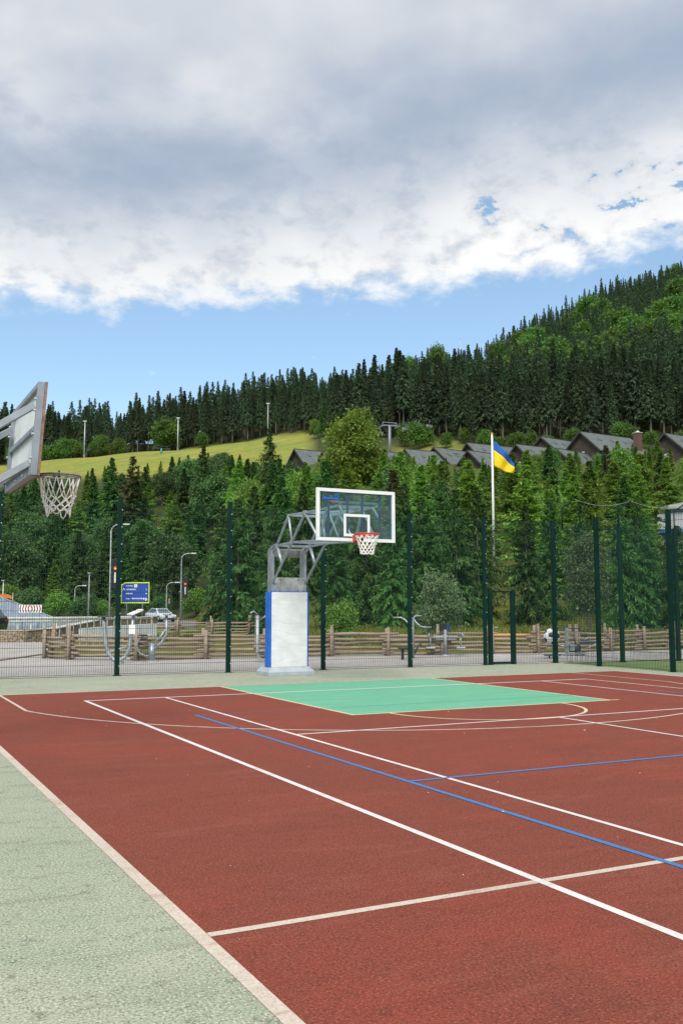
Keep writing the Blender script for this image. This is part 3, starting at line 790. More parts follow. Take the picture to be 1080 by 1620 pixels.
# ------------------------------------------------------------------ basketball hoops
def net_mesh(mb, R0, prof, n=12, r=0.0055, loops=0.0, rnd=None):
    """diamond net: prof = [(radius, z), ...] from the rim down"""
    lv = len(prof)
    def pt(k2, i, jit=0.0):      # k2 in half steps
        a = math.pi * k2 / n; rad, z = prof[i]
        j = (rnd.uniform(-jit, jit) if rnd and jit else 0)
        return Vector((rad * math.cos(a), rad * math.sin(a), z + j))
    P = [[pt(2 * k + (i % 2), i, 0.012 if i else 0) for k in range(n)] for i in range(lv)]
    for i in range(lv - 1):
        for k in range(n):
            a = P[i][k]
            if i % 2 == 0: ends = (P[i + 1][k], P[i + 1][(k - 1) % n])
            else: ends = (P[i + 1][k], P[i + 1][(k + 1) % n])
            for b in ends:
                m = (a + b) / 2; m = m + Vector((m.x, m.y, 0)) * (-0.02)
                mb.tube([a, m, b], r, 5)
    for k in range(n): mb.box(P[0][k], (0.014, 0.014, 0.03))
    for i in range(1, lv):
        for k in range(n): mb.box(P[i][k], (0.016, 0.016, 0.018), k)
    # bottom loops
    for k in range(n):
        a = P[-1][k]; b = P[-1][(k + 1) % n]
        dz = loops * (1.0 if k % 4 == 1 else 0.45) if loops else 0.02
        m = (a + b) / 2 - Vector((0, 0, dz)); q1 = a * 0.8 + b * 0.2 - Vector((0, 0, dz * 0.75)); q2 = a * 0.2 + b * 0.8 - Vector((0, 0, dz * 0.75))
        mb.tube([a, q1, m, q2, b], r, 5)

def main_hoop():
    X0 = 0.03
    t = thing('basketball_hoop', 'free standing basketball hoop with white padded mast and clear backboard at the green key', 'basketball hoop', (X0, 16.3, 0))
    def L(x, y, z): return (x - X0, y - 16.3, z)
    # base plate with chamfered top
    mb = MB()
    b = [(-0.55, 15.74), (0.60, 15.74), (0.60, 16.5), (-0.55, 16.5)]
    mb.hexa([L(x, y, 0.0) for x, y in b] + [L(x, y, 0.085) for x, y in b])
    b2 = [(-0.47, 15.86), (0.52, 15.86), (0.52, 16.4), (-0.47, 16.4)]
    mb.hexa([L(x, y, 0.086) for x, y in b] + [L(x, y, 0.19) for x, y in b2])
    mb.build('base', 'base_grey', t, 0.006)
    # mast: two flat side columns of plate with cross plates
    ms = MB()
    for x in (-0.385, 0.435):
        ms.box(L(x, 16.055, 1.55), (0.065, 0.25, 2.70))
        ms.add([L(x - 0.0375, 15.92, 2.90), L(x + 0.0375, 15.92, 2.90), L(x + 0.0375, 16.19, 2.90), L(x - 0.0375, 16.19, 2.90),
                L(x - 0.0375, 15.74, 3.02), L(x + 0.0375, 15.74, 3.02), L(x + 0.0375, 15.84, 3.0), L(x - 0.0375, 15.84, 3.0)],
               [(0, 1, 5, 4), (1, 2, 6, 5), (2, 3, 7, 6), (3, 0, 4, 7), (4, 5, 6, 7), (3, 2, 1, 0)])
    ms.box(L(0.025, 16.15, 1.0), (0.73, 0.06, 1.7))
    mast = ms.build('mast', 'galv_blue', t, 0.004)
    mb = MB(); mb.box(L(0.025, 15.955, 2.07), (0.84, 0.03, 0.36)); mb.build('front_plate', 'galv_dull', mast, 0.003)
    for x in (-0.33, -0.2, 0.25, 0.38):
        for z in (1.95, 2.2): mb = MB(); mb.lathe([(0.012, -0.006), (0.012, 0.006)], L(x, 15.932, z), 8, 'y'); mb.build('bolt', 'dark_steel', mast)
    mb = MB(); mb.box(L(0.025, 16.17, 2.82), (0.735, 0.025, 0.18)); mb.build('rear_plate', 'galv_shade', mast, 0.003); brc = MB(); brc.bar(L(-0.34, 15.94, 2.90), L(0.39, 15.94, 2.90), 0.03, 0.03); brc.build('top_bar', 'galv', mast)
    # pads
    def pad(c, size, nx, nz, name, mat, axis):
        rnd = random.Random(3)
        mb = MB(); mb.box(c, size); o = mb.build(name, mat, t, 0.015); return o
    mb = MB(); mb.box(L(0.025, 15.905, 1.05), (0.90, 0.03, 1.72)); pf = mb.build('pad', 'pad_white', t, 0.012)
    mb = MB(); mb.box(L(0.025, 15.935, 1.92), (0.92, 0.09, 0.018)); mb.box(L(-0.434, 15.955, 1.05), (0.014, 0.08, 1.72)); mb.build('piping', 'pad_blue', pf, 0.003)
    for x in (-0.452, 0.508):
        mb = MB(); mb.box(L(x, 16.06, 1.05), (0.045, 0.24, 1.74)); o = mb.build('pad', 'pad_blue', t, 0.015); o['label'] = 'blue side pad'
    # truss arm : two side frames
    for x, sg in ((-0.39, -1), (0.44, 1)):
        mb = MB(); w = 0.042
        A = (15.05, 3.62); B = (14.18, 3.60); C_ = (12.6, 3.60); D = (15.70, 2.97); E = (14.86, 3.00); F = (12.55, 2.93); Mn = (15.93, 2.13); T_ = (16.02, 2.80); N = (13.45, 2.95)
        def br(p, q, ww=w): mb.bar(L(x, *p), L(x, *q), ww, ww)
        br(T_, D); br(D, A); br(A, B); br(B, C_); br(D, E); br(E, F); br(E, Mn)
        mb.tube([L(x, *A), L(x, *E)], 0.028, 8); br(B, E); mb.tube([L(x, *B), L(x, *N)], 0.028, 8); br((13.1, 3.6), N); mb.tube([L(x, 13.1, 3.6), L(x, *F)], 0.024, 8)
        mb.tube([L(x, 15.66, 2.93), L(x, 15.42, 2.56)], 0.036, 8)
        for p in (E, B, D): mb.box(L(x, *p), (0.06, 0.11, 0.09))
        mb.build('truss_frame', 'galv', t)
    def brace(a, b_, w):
        mb = MB(); mb.bar(L(*a), L(*b_), w, w); mb.build('cross_brace', 'galv', t)
    for y, z in [(15.7, 2.97), (15.05, 3.62), (14.18, 3.6), (12.7, 3.6), (14.86, 3.0), (13.45, 2.95), (12.6, 2.93)]: brace((-0.36, y, z), (0.41, y, z), 0.05)
    for a, b_ in (((-0.36, 14.18, 3.6), (0.41, 13.3, 3.6)), ((0.41, 13.3, 3.6), (-0.36, 12.7, 3.6)), ((-0.36, 14.86, 3.0), (0.41, 13.8, 2.96)), ((0.41, 13.8, 2.96), (-0.36, 12.9, 2.94))): brace(a, b_, 0.04)
    brace((-0.62, 12.42, 3.66), (0.45, 12.42, 3.66), 0.04)
    for x in (-0.36, 0.41): brace((x, 12.36, 3.36), (x, 12.62, 3.6), 0.04); brace((x, 12.36, 2.94), (x, 12.62, 2.93), 0.05)
    # backboard
    yb = 12.30; x0, x1, z0, z1 = -1.02, 0.745, 2.865, 3.905
    g = MB(); g.box(L((x0 + x1) / 2, yb, (z0 + z1) / 2), (x1 - x0 - 0.06, 0.012, z1 - z0 - 0.06)); bb = g.build('backboard', 'board_glass', t)
    fr = MB(); fw = 0.066
    fr.box(L((x0 + x1) / 2, yb - 0.005, z1 - fw / 2), (x1 - x0, 0.05, fw)); fr.box(L((x0 + x1) / 2, yb - 0.005, z0 + fw / 2), (x1 - x0, 0.05, fw))
    for x in (x0 + fw / 2, x1 - fw / 2): fr.box(L(x, yb - 0.005, (z0 + z1) / 2), (fw, 0.05, z1 - z0 - 2 * fw))
    fr.build('board_frame', 'white_paint', bb, 0.004)
    tg = MB(); cx = -0.125; a0, a1, c0, c1 = cx - 0.295, cx + 0.295, 2.965, 3.415; q = 0.055
    tg.box(L(cx, yb - 0.010, c1 - q / 2), (0.59, 0.006, q)); tg.box(L(cx, yb - 0.010, c0 + q / 2), (0.59, 0.006, q))
    for x in (a0 + q / 2, a1 - q / 2): tg.box(L(x, yb - 0.010, (c0 + c1) / 2), (q, 0.006, c1 - c0 - 2 * q))
    tg.build('target_square', 'white_paint', bb)
    for x in (-0.73, -0.31, 0.02, 0.425):
        s = MB(); s.box(L(x, yb + 0.045, (z0 + z1) / 2), (0.032, 0.04, z1 - z0 - 0.1)); so = s.build('mounting_strut', 'navy_steel', bb)
    s = MB()
    for x in (x0 + 0.075, x1 - 0.075): s.box(L(x, yb + 0.035, (z0 + z1) / 2), (0.018, 0.03, z1 - z0 - 0.1))
    for z in (z0 + 0.075, z1 - 0.075): s.box(L((x0 + x1) / 2, yb + 0.035, z), (x1 - x0 - 0.1, 0.03, 0.014))
    s.build('inner_edge', 'navy_steel', bb)
    # maker's mark: a blue swoosh of letters with a red line below
    lg = MB()
    for i in range(9):
        x = -0.87 + i * 0.041; h = 0.032 if i not in (1, 7) else 0.055
        lg.box(L(x, yb - 0.0105, 3.705 + (h - 0.032) / 2), (0.034, 0.004, h))
    lg.bar(L(-0.62, yb - 0.0105, 3.76), L(-0.56, yb - 0.0105, 3.80), 0.004, 0.02); lg.bar(L(-0.56, yb - 0.0105, 3.80), L(-0.53, yb - 0.0105, 3.72), 0.004, 0.02)
    lg.build('maker_mark', 'logo_blue', bb)
    lg = MB()
    for i in range(6): lg.box(L(-0.73 + i * 0.034, yb - 0.0105, 3.655), (0.027, 0.004, 0.016))
    lg.build('maker_mark', 'logo_red', bb)
    # rim
    rx, rz = -0.125, 2.985
    yc = yb - 0.06 - 0.15 - 0.2286
    rm = MB(); rm.box(L(rx - 0.0, yb - 0.035, rz - 0.06), (0.15, 0.02, 0.20)); rm.box(L(rx, yb - 0.13, rz - 0.02), (0.16, 0.19, 0.018)); 
    rm.bar(L(rx - 0.075, yb - 0.03, rz - 0.14), L(rx - 0.09, yb - 0.25, rz - 0.02), 0.02, 0.03); rm.bar(L(rx + 0.075, yb - 0.03, rz - 0.14), L(rx + 0.09, yb - 0.25, rz - 0.02), 0.02, 0.03)
    rm.box(L(rx - 0.10, yb - 0.10, rz - 0.055), (0.012, 0.14, 0.12)); rm.box(L(rx + 0.10, yb - 0.10, rz - 0.055), (0.012, 0.14, 0.12))
    rm.tube([L(rx + 0.235 * math.cos(2 * math.pi * k / 32), yc + 0.235 * math.sin(2 * math.pi * k / 32), rz) for k in range(32)], 0.017, 8, closed=True)
    ro = rm.build('rim', 'rim_red', t)
    n = MB(); net_mesh(n, 0.23, [(0.228, -0.015), (0.205, -0.11), (0.178, -0.18), (0.155, -0.245), (0.14, -0.305), (0.132, -0.365)], 12, 0.0085, 0.0, random.Random(5))
    no = n.build('net', 'net_cord', ro); no.location = L(rx, yc, rz)
main_hoop()

def side_hoop():
    # board seen from behind: faces +X, back towards -X
    t = thing('basketball_hoop', 'side court hoop seen from behind with grey steel board back and hanging white net', 'basketball hoop', (-9.3, 6.45, 0))
    ox, oy = -9.3, 6.45
    def L(x, y, z): return (x - ox, y - oy, z)
    yc = 6.47; tilt = 0.055
    xb = -7.445
    def bx(z): return xb + tilt * (z - 2.93)          # plane of the board leans out at the top
    y0, y1, z0, z1 = yc - 0.92, yc + 0.92, 2.92, 3.90
    mb = MB()
    def slab(mb, ya, yb_, za, zb, d0, d1):
        mb.hexa([L(bx(za) + d0, ya, za), L(bx(za) + d1, ya, za), L(bx(za) + d1, yb_, za), L(bx(za) + d0, yb_, za),
                 L(bx(zb) + d0, ya, zb), L(bx(zb) + d1, ya, zb), L(bx(zb) + d1, yb_, zb), L(bx(zb) + d0, yb_, zb)])
    slab(mb, y0 + 0.03, y1 - 0.03, z0 + 0.03, z1 - 0.03, 0.0, 0.02)
    bb = mb.build('backboard', 'board_back', t)
    mb = MB(); slab(mb, y0 - 0.004, y1 + 0.004, z0 - 0.004, z1 + 0.004, 0.024, 0.05); mb.build('board_edge', 'rust_edge', bb, 0.003)
    fr = MB()
    slab(fr, y0, y0 + 0.05, z0, z1, -0.045, 0.022); slab(fr, y1 - 0.05, y1, z0, z1, -0.045, 0.022)
    slab(fr, y0 + 0.05, y1 - 0.05, z1 - 0.05, z1, -0.045, 0.022); slab(fr, y0 + 0.05, y1 - 0.05, z0, z0 + 0.09, -0.05, 0.022)
    slab(fr, y0 + 0.05, y1 - 0.05, 3.40, 3.45, -0.04, 0.0)
    fr.build('board_frame', 'galv_blue', bb, 0.003)
    for yy, z in [(q_, z_) for q_ in (y0 + 0.03, y1 - 0.03) for z_ in (3.1, 3.35, 3.6, 3.72)] + [(yc - 0.5, 2.965), (yc - 0.45, 2.965), (yc, 2.965)]:
        mb = MB(); mb.lathe([(0.014, -0.012), (0.014, 0.012)], L(bx(z) - 0.055, yy, z), 8, 'x'); mb.build('bolt', 'bolt', bb)
    # parallelogram arms sloping down to the mast off to the left
    for yy, nm in ((yc - 0.80, 'near'), (yc + 0.78, 'far')):
        a = MB(); a.bar(L(bx(3.66) - 0.05, yy, 3.665), L(-9.2, yc + (0.16 if nm == 'far' else -0.16), 2.50), 0.05, 0.07); a.build('upper_arm', 'galv_blue', t, 0.004)
        a = MB(); a.bar(L(bx(3.05) - 0.05, yy, 3.055), L(-9.2, yc + (0.16 if nm == 'far' else -0.16), 1.92), 0.05, 0.07); a.build('lower_arm', 'galv_blue', t, 0.004)
    a = MB(); a.bar(L(bx(3.03) - 0.06, y0 + 0.12, 3.035), L(bx(3.03) - 0.06, y1 - 0.12, 3.035), 0.06, 0.05); a.build('cross_bar', 'galv_blue', t, 0.003)
    m = MB(); m.box(L(-9.3, yc, 1.35), (0.2, 0.44, 2.7)); m.box(L(-9.3, yc, 0.02), (0.6, 0.6, 0.04)); m.build('mast', 'galv_blue', t, 0.008)
    # rim
    rx = bx(3.03) + 0.175 + 0.235; rz = 3.045
    rm = MB(); rm.box(L(bx(3.0) + 0.062, yc, 2.99), (0.016, 0.16, 0.16)); rm.box(L(bx(3.0) + 0.15, yc, 3.03), (0.20, 0.14, 0.018))
    rm.tube([L(rx + 0.232 * math.cos(2 * math.pi * k / 36), yc + 0.232 * math.sin(2 * math.pi * k / 36), rz) for k in range(36)], 0.012, 8, closed=True)
    rm.tube([L(rx + 0.238 * math.cos(2 * math.pi * k / 36), yc + 0.238 * math.sin(2 * math.pi * k / 36), rz - 0.022) for k in range(36)], 0.007, 6, closed=True)
    ro = rm.build('rim', 'rim_grey', t)
    rnd = random.Random(11)
    n = MB(); net_mesh(n, 0.23, [(0.226, -0.02), (0.185, -0.235), (0.165, -0.29), (0.150, -0.335), (0.135, -0.375)], 10, 0.0065, 0.10, rnd)
    for k in range(7):               # slack bunched cords
        a = rnd.uniform(0, 6.28); b = a + rnd.uniform(0.4, 0.9); r = 0.15
        p0 = Vector((r * math.cos(a), r * math.sin(a), -0.36 + rnd.uniform(0, 0.08))); p1 = Vector((r * math.cos(b), r * math.sin(b), -0.36 + rnd.uniform(0, 0.08)))
        mm = (p0 + p1) / 2 - Vector((0, 0, rnd.uniform(0.04, 0.10))); n.tube([p0, p0 * 0.6 + mm * 0.4 - Vector((0, 0, 0.015)), mm, p1 * 0.6 + mm * 0.4 - Vector((0, 0, 0.015)), p1], 0.0065, 5)
    no = n.build('net', 'net_cord', ro); no.location = L(rx, yc, rz)
side_hoop()

# ------------------------------------------------------------------ foliage builders (numpy)
def norm(a): return a / np.maximum(np.linalg.norm(a, axis=-1, keepdims=True), 1e-9)

def diamonds(base, d, ln, wd, nrm, curl=0.0):
    """four-sided leaves: base point, direction, length, width, approximate normal"""
    side = norm(np.cross(d, nrm)) * (wd[:, None] / 2)
    mid = base + d * (ln[:, None] * 0.45)
    tip = base + d * ln[:, None]
    if curl: tip = tip - np.array([0, 0, 1.0]) * (ln[:, None] * curl)
    V = np.stack([base, mid - side, tip, mid + side], 1).reshape(-1, 3)
    n = len(base); F = np.arange(4 * n).reshape(n, 4)
    return V, F

def spruce_mesh(name, mat, h, R, seed, whorls=22, per=7, steps=9, tw=0.45, base=0.08, shape=0.85, droop=0.35, updroop=0.5, raggy=0.3, hang=0.35, wfac=0.30):
    rng = np.random.default_rng(seed)
    Bs, Ds, Ls, Ws, Ns = [], [], [], [], []
    nb = whorls * per
    t = np.repeat(np.linspace(0, 1, whorls), per) + rng.uniform(-0.35, 0.35, nb) / whorls
    t = np.clip(t, 0, 0.985)
    az = rng.uniform(0, 2 * np.pi, nb)
    lopsided = 1 + 0.16 * np.sin(az + seed) + 0.10 * np.sin(2 * az + 1.7 * seed + 5 * t)
    r = R * ((1 - t) ** shape * 0.97 + 0.03) * rng.uniform(1 - raggy, 1 + raggy * 0.6, nb) * lopsided
    low = np.clip((0.10 - t) / 0.10, 0, 1); r *= 1 - 0.25 * low * rng.uniform(0, 1, nb)
    z0 = h * (base + (1 - base) * t)
    el = np.radians(-22 + 60 * t ** 1.3) * 0.9 + rng.normal(0, 0.10, nb)
    d = np.stack([np.cos(az) * np.cos(el), np.sin(az) * np.cos(el), np.sin(el)], -1)
    q = np.stack([-np.sin(az), np.cos(az), np.zeros(nb)], -1)
    for k in range(steps):
        s = 0.10 + 0.90 * (k + rng.uniform(0, 1, nb)) / steps
        p = np.stack([np.zeros(nb), np.zeros(nb), z0], -1) + d * (r * s)[:, None]
        p[:, 2] += -droop * r * s * s * 0.55 + updroop * r * np.maximum(s - 0.7, 0) * 0.5
        for sg in (-1, 1, 0):
            dd = d * rng.uniform(0.45, 0.85, (nb, 1)) + q * (sg * rng.uniform(0.55, 0.95, (nb, 1)))
            dd[:, 2] -= rng.uniform(0.0, 0.45, nb)
            hg = rng.uniform(0, 1, nb) < hang
            dd[hg] = dd[hg] * 0.5 + np.array([0, 0, -0.8])
            dd = norm(dd)
            L = tw * (0.22 + 0.78 * np.sqrt(r / R)) * rng.uniform(0.6, 1.25, nb) * (1.08 - 0.45 * s)
            nn = norm(np.stack([rng.normal(0, 0.55, nb), rng.normal(0, 0.55, nb), np.ones(nb)], -1))
            nn[hg] = norm(d[hg] + rng.normal(0, 0.5, (hg.sum(), 3)))
            Bs.append(p + rng.normal(0, 0.05, p.shape) * tw); Ds.append(dd); Ls.append(L); Ws.append(L * wfac * rng.uniform(0.8, 1.3, nb)); Ns.append(nn)
    # leader spike
    m = 22; tz = np.linspace(0.90, 1.0, m); a = rng.uniform(0, 6.28, m)
    p = np.stack([np.zeros(m), np.zeros(m), h * tz], -1); dd = norm(np.stack([np.cos(a) * 0.7, np.sin(a) * 0.7, np.full(m, 0.9)], -1))
    Bs.append(p); Ds.append(dd); Ls.append(tw * np.linspace(0.5, 0.22, m)); Ws.append(tw * np.linspace(0.15, 0.07, m)); Ns.append(norm(rng.normal(0, 1, (m, 3))))
    V, F = diamonds(np.concatenate(Bs), np.concatenate(Ds), np.concatenate(Ls), np.concatenate(Ws), np.concatenate(Ns), 0.08)
    return np_mesh(name, V, F, mat)

def trunk_mesh(h, r0, r1, seed, mat, limbs=(), seg=8, lean=0.02):
    rnd = random.Random(seed); mb = MB()
    pts = []; x = y = 0.0
    for k in range(8):
        pts.append((x, y, -0.3 + (h + 0.3) * k / 7)); x += rnd.uniform(-lean, lean) * h / 7; y += rnd.uniform(-lean, lean) * h / 7
    mb.tube(pts, [r0 * 1.25] + [r0 + (r1 - r0) * k / 7 for k in range(1, 8)], seg)
    for (z, a, L, up) in limbs:
        p0 = Vector((0, 0, z)); d = Vector((math.cos(a), math.sin(a), up)).normalized(); q = p0 + d * L * 0.5; e = q + (d + Vector((0, 0, 0.35))).normalized() * L * 0.5
        rr = max(0.012, r0 * 0.45 * (1 - z / (h * 1.3))); mb.tube([p0, q, e], [rr, rr * 0.7, rr * 0.3], 6)
    me = bpy.data.meshes.new('trunk'); me.from_pydata(mb.v, [], mb.f); me.materials.append(M[mat]); me.polygons.foreach_set('use_smooth', mb.sm); me.update()
    return me

def leafy_mesh(name, mat, lobes, n, size, seed, up=0.35, flat=0.0):
    """lobes: (x,y,z,rx,ry,rz). leaves in small sprays spread through the outer part of each lobe"""
    rng = np.random.default_rng(seed)
    lob = np.array(lobes, float)
    vol = lob[:, 3] * lob[:, 4] + lob[:, 4] * lob[:, 5] + lob[:, 3] * lob[:, 5]
    nsp = max(20, n // 9)
    idx = rng.choice(len(lob), nsp, p=vol / vol.sum())
    u = norm(rng.normal(0, 1, (nsp, 3)))
    u[:, 2] = np.where(u[:, 2] < -0.55, -u[:, 2], u[:, 2])
    rad = rng.uniform(0.35, 1.08, nsp) ** 0.5
    lump = 1 + 0.18 * np.sin(u[:, 0] * 5 + seed) * np.sin(u[:, 1] * 6 + idx) + 0.12 * np.sin(u[:, 2] * 9 + 2 * idx)
    c = lob[idx, :3] + u * lob[idx, 3:] * (rad * lump)[:, None]
    per = 9
    b = np.repeat(c, per, 0) + rng.normal(0, 1, (nsp * per, 3)) * size * 0.85
    uu = np.repeat(u, per, 0)
    d = norm(uu * 0.5 + rng.normal(0, 0.75, b.shape) + np.array([0, 0, -0.15]))
    nn = norm(rng.normal(0, 0.8, b.shape) + np.array([0, 0, up]) + uu * 0.5)
    L = size * rng.uniform(0.6, 1.3, len(b))
    V, F = diamonds(b, d, L, L * rng.uniform(0.5, 0.75, len(b)), nn, 0.1)
    return np_mesh(name, V, F, mat)

def lobes_for(h, R, zb, n, seed, kr=0.42):
    rnd = random.Random(seed); out = []
    hz = (h - zb)
    out.append((0, 0, zb + hz * 0.52, R * 0.62, R * 0.62, hz * 0.42))
    for k in range(n):
        t = (k + 0.5) / n
        a = k * 2.399 + rnd.uniform(-0.4, 0.4); z = zb + hz * (0.14 + 0.76 * t)
        prof = math.sin(math.pi * min(0.97, 0.20 + 0.72 * t)) ** 0.7
        rr = R * prof * rnd.uniform(0.50, 0.80); q = R * kr * rnd.uniform(0.7, 1.15)
        out.append((rr * math.cos(a), rr * math.sin(a), z, q, q, q * rnd.uniform(0.65, 0.95)))
    return out

def tree_proto(name, label, cat, crown_me, trunk_me, group):
    t = thing(name, label, cat, (0, 0, -500), 0, group)
    link(bpy.data.objects.new('trunk', trunk_me), t); link(bpy.data.objects.new('crown', crown_me), t)
    return t

class Kind:
    """a family of tree prototypes; each placement is a copy (the first uses the prototype itself)"""
    def __init__(s, name, cat, protos):           # protos: list of (crown mesh, trunk mesh, natural height)
        s.name = name; s.cat = cat; s.p = protos; s.first = [None] * len(protos)
    def put(s, pos, height, rz, label, group=None, which=None, wide=1.0, rnd=random, name=None):
        i = which if which is not None else rnd.randrange(len(s.p))
        cm, tm, nh = s.p[i]; k = height / nh
        if s.first[i] is None:
            r = thing(s.name, label, s.cat, pos, rz); s.first[i] = r
            link(bpy.data.objects.new('trunk', tm), r); link(bpy.data.objects.new('crown', cm), r)
            r.scale = (k * wide, k * wide, k)
            if group: r['group'] = group
        else:
            r = copy_tree(s.first[i], pos, rz, (k * wide, k * wide, k), label)
            if group: r['group'] = group
            elif 'group' in r: del r['group']
        if name: r.name = name
        return r

rng0 = random.Random(77)

# --- near spruces behind the log fence
near = Kind('spruce_tree', 'tree', [
    (spruce_mesh('crown', 'needles_dark', 7.5, 2.5, 1, 26, 8, 12, 0.50, 0.05, 0.80, 0.45, 0.5, 0.32, 0.40), trunk_mesh(7.2, 0.14, 0.02, 1, 'bark'), 7.5),
    (spruce_mesh('crown', 'needles_dark', 7.5, 2.2, 2, 24, 8, 12, 0.48, 0.05, 0.75, 0.35, 0.5, 0.38, 0.35), trunk_mesh(7.2, 0.13, 0.02, 2, 'bark'), 7.5),
    (spruce_mesh('crown', 'needles_dark', 7.5, 2.8, 3, 24, 9, 12, 0.54, 0.04, 0.90, 0.50, 0.4, 0.35, 0.45), trunk_mesh(7.2, 0.15, 0.02, 3, 'bark'), 7.5)])

def put_px(kind, px, w, ytop, label, group=None, wide=1.0, which=None, rz=None, name=None, sink=0.0):
    g = G(px, w); h = zy(ytop, w) - g.z + sink
    return kind.put((g.x, g.y, g.z - sink), max(h, 1.0), rng0.uniform(0, 6.28) if rz is None else rz, label, group, which, wide, rng0, name)

NEAR = [(375, 57, 790, 1.05), (352, 74, 800, 0.8), (432, 52, 800, 0.9), (478, 60, 765, 0.85), (530, 44, 835, 1.0), (580, 47, 800, 1.05), (622, 44, 812, 0.85), (668, 46, 790, 1.0),
        (722, 45, 775, 0.9), (757, 50, 770, 0.9), (835, 46, 800, 0.9), (872, 49, 790, 0.9), (985, 46, 800, 0.9), (1026, 46, 818, 0.9), (1076, 45, 832, 1.0), (1120, 46, 800, 1.0), (1170, 47, 790, 1.0), (925, 52, 790, 0.8),
        (400, 66, 770, 0.85), (550, 56, 775, 0.9), (640, 57, 765, 0.85), (700, 58, 762, 0.85), (1010, 58, 790, 0.9), (1062, 60, 842, 0.9)]
for px, w, yt, wd in NEAR:
    put_px(near, px, w, yt, 'dark green spruce with drooping boughs just behind the split log fence', 'dark spruces behind the log fence', wd)

# --- young lighter conifers up the slope
young = Kind('young_conifer', 'tree', [
    (spruce_mesh('crown', 'needles_light', 9.0, 2.5, 11, 30, 8, 9, 0.60, 0.04, 1.0, 0.0, 0.9, 0.40, 0.12, 0.34), trunk_mesh(8.7, 0.13, 0.02, 11, 'bark'), 9.0),
    (spruce_mesh('crown', 'needles_light', 9.0, 2.8, 12, 28, 8, 9, 0.66, 0.04, 0.90, 0.1, 0.9, 0.45, 0.15, 0.36), trunk_mesh(8.7, 0.14, 0.02, 12, 'bark'), 9.0),
    (spruce_mesh('crown', 'needles_light', 9.0, 2.1, 13, 30, 8, 9, 0.56, 0.04, 1.05, 0.0, 1.0, 0.40, 0.10, 0.34), trunk_mesh(8.7, 0.12, 0.02, 13, 'bark'), 9.0)])
dark_mid = Kind('spruce_tree', 'tree', [
    (spruce_mesh('crown', 'needles_dark', 12, 3.3, 21, 32, 8, 9, 0.80, 0.05, 1.0, 0.35, 0.5, 0.35, 0.30, 0.36), trunk_mesh(11.6, 0.18, 0.03, 21, 'bark'), 12.0),
    (spruce_mesh('crown', 'needles_dark', 12, 2.9, 22, 32, 8, 9, 0.76, 0.05, 1.0, 0.25, 0.5, 0.42, 0.25, 0.36), trunk_mesh(11.6, 0.17, 0.03, 22, 'bark'), 12.0)])
brown_mid = Kind('spruce_tree', 'tree', [
    (spruce_mesh('crown', 'needles_brown', 11, 2.2, 31, 22, 6, 7, 0.75, 0.08, 0.8, 0.2, 0.6, 0.45, 0.2, 0.32), trunk_mesh(10.8, 0.15, 0.03, 31, 'bark'), 11.0)])

def broad(hs, R, zb, n, leaves, size, seed, mat, bark='bark', lob=11):
    limbs = []
    rnd = random.Random(seed)
    for k in range(7): limbs.append((zb * 0.8 + (hs - zb) * rnd.uniform(0.0, 0.55), k * 2.4 + rnd.uniform(-.4, .4), R * rnd.uniform(0.6, 0.95), rnd.uniform(0.5, 1.1)))
    return (leafy_mesh('crown', mat, lobes_for(hs, R, zb, lob, seed), leaves, size, seed), trunk_mesh(hs * 0.8, R * 0.06, 0.03, seed, bark, limbs), hs)

mid_leaf = Kind('broadleaf_tree', 'tree', [
    broad(10, 3.4, 1.2, 11, 9000, 0.36, 41, 'leaf_mid'), broad(10, 2.8, 1.0, 12, 9000, 0.34, 42, 'leaf_mid', lob=13), broad(10, 4.0, 1.0, 11, 9000, 0.38, 43, 'leaf_mid')])
bright_leaf = Kind('broadleaf_tree', 'tree', [
    broad(10, 3.2, 1.0, 11, 8000, 0.36, 51, 'leaf_bright'), broad(10, 3.8, 1.0, 11, 8000, 0.36, 52, 'leaf_bright')])
big_leaf = Kind('broadleaf_tree', 'tree', [broad(12, 4.1, 1.6, 14, 18000, 0.36, 61, 'leaf_yellow', 'bark_grey', 16)])
grey_leaf = Kind('broadleaf_tree', 'tree', [
    broad(4.2, 1.45, 0.5, 12, 6500, 0.17, 71, 'leaf_grey', 'bark_grey', 14), broad(6.5, 1.5, 0.9, 12, 7000, 0.17, 72, 'leaf_grey', 'bark_grey', 16)])
shrub = Kind('shrub', 'shrub', [
    broad(2.2, 1.25, 0.1, 9, 5000, 0.13, 81, 'leaf_bright', lob=9), broad(4.0, 2.6, 0.2, 9, 5500, 0.28, 82, 'leaf_mid', lob=10), broad(4.0, 2.3, 0.2, 9, 5500, 0.26, 83, 'leaf_bright', lob=10)])
far_leaf = Kind('broadleaf_tree', 'tree', [
    broad(14, 6.0, 2.5, 11, 3600, 0.95, 91, 'leaf_far', lob=12), broad(14, 5.0, 2.0, 11, 3600, 0.95, 92, 'leaf_far', lob=12)])

ENV_X = [-300, 0, 60, 110, 150, 175, 190, 205, 225, 250, 300, 320, 345, 380, 405, 440, 465, 520, 560, 610, 640, 690, 740, 790, 830, 860, 900, 940, 975, 1010, 1050, 1090, 1400]
ENV_Y = [745, 750, 742, 738, 735, 730, 738, 735, 732, 722, 716, 714, 708, 714, 724, 722, 722, 720, 714, 716, 717, 725, 729, 727, 714, 705, 708, 714, 697, 704, 704, 712, 700]
def env(px): return float(np.interp(px, ENV_X, ENV_Y))

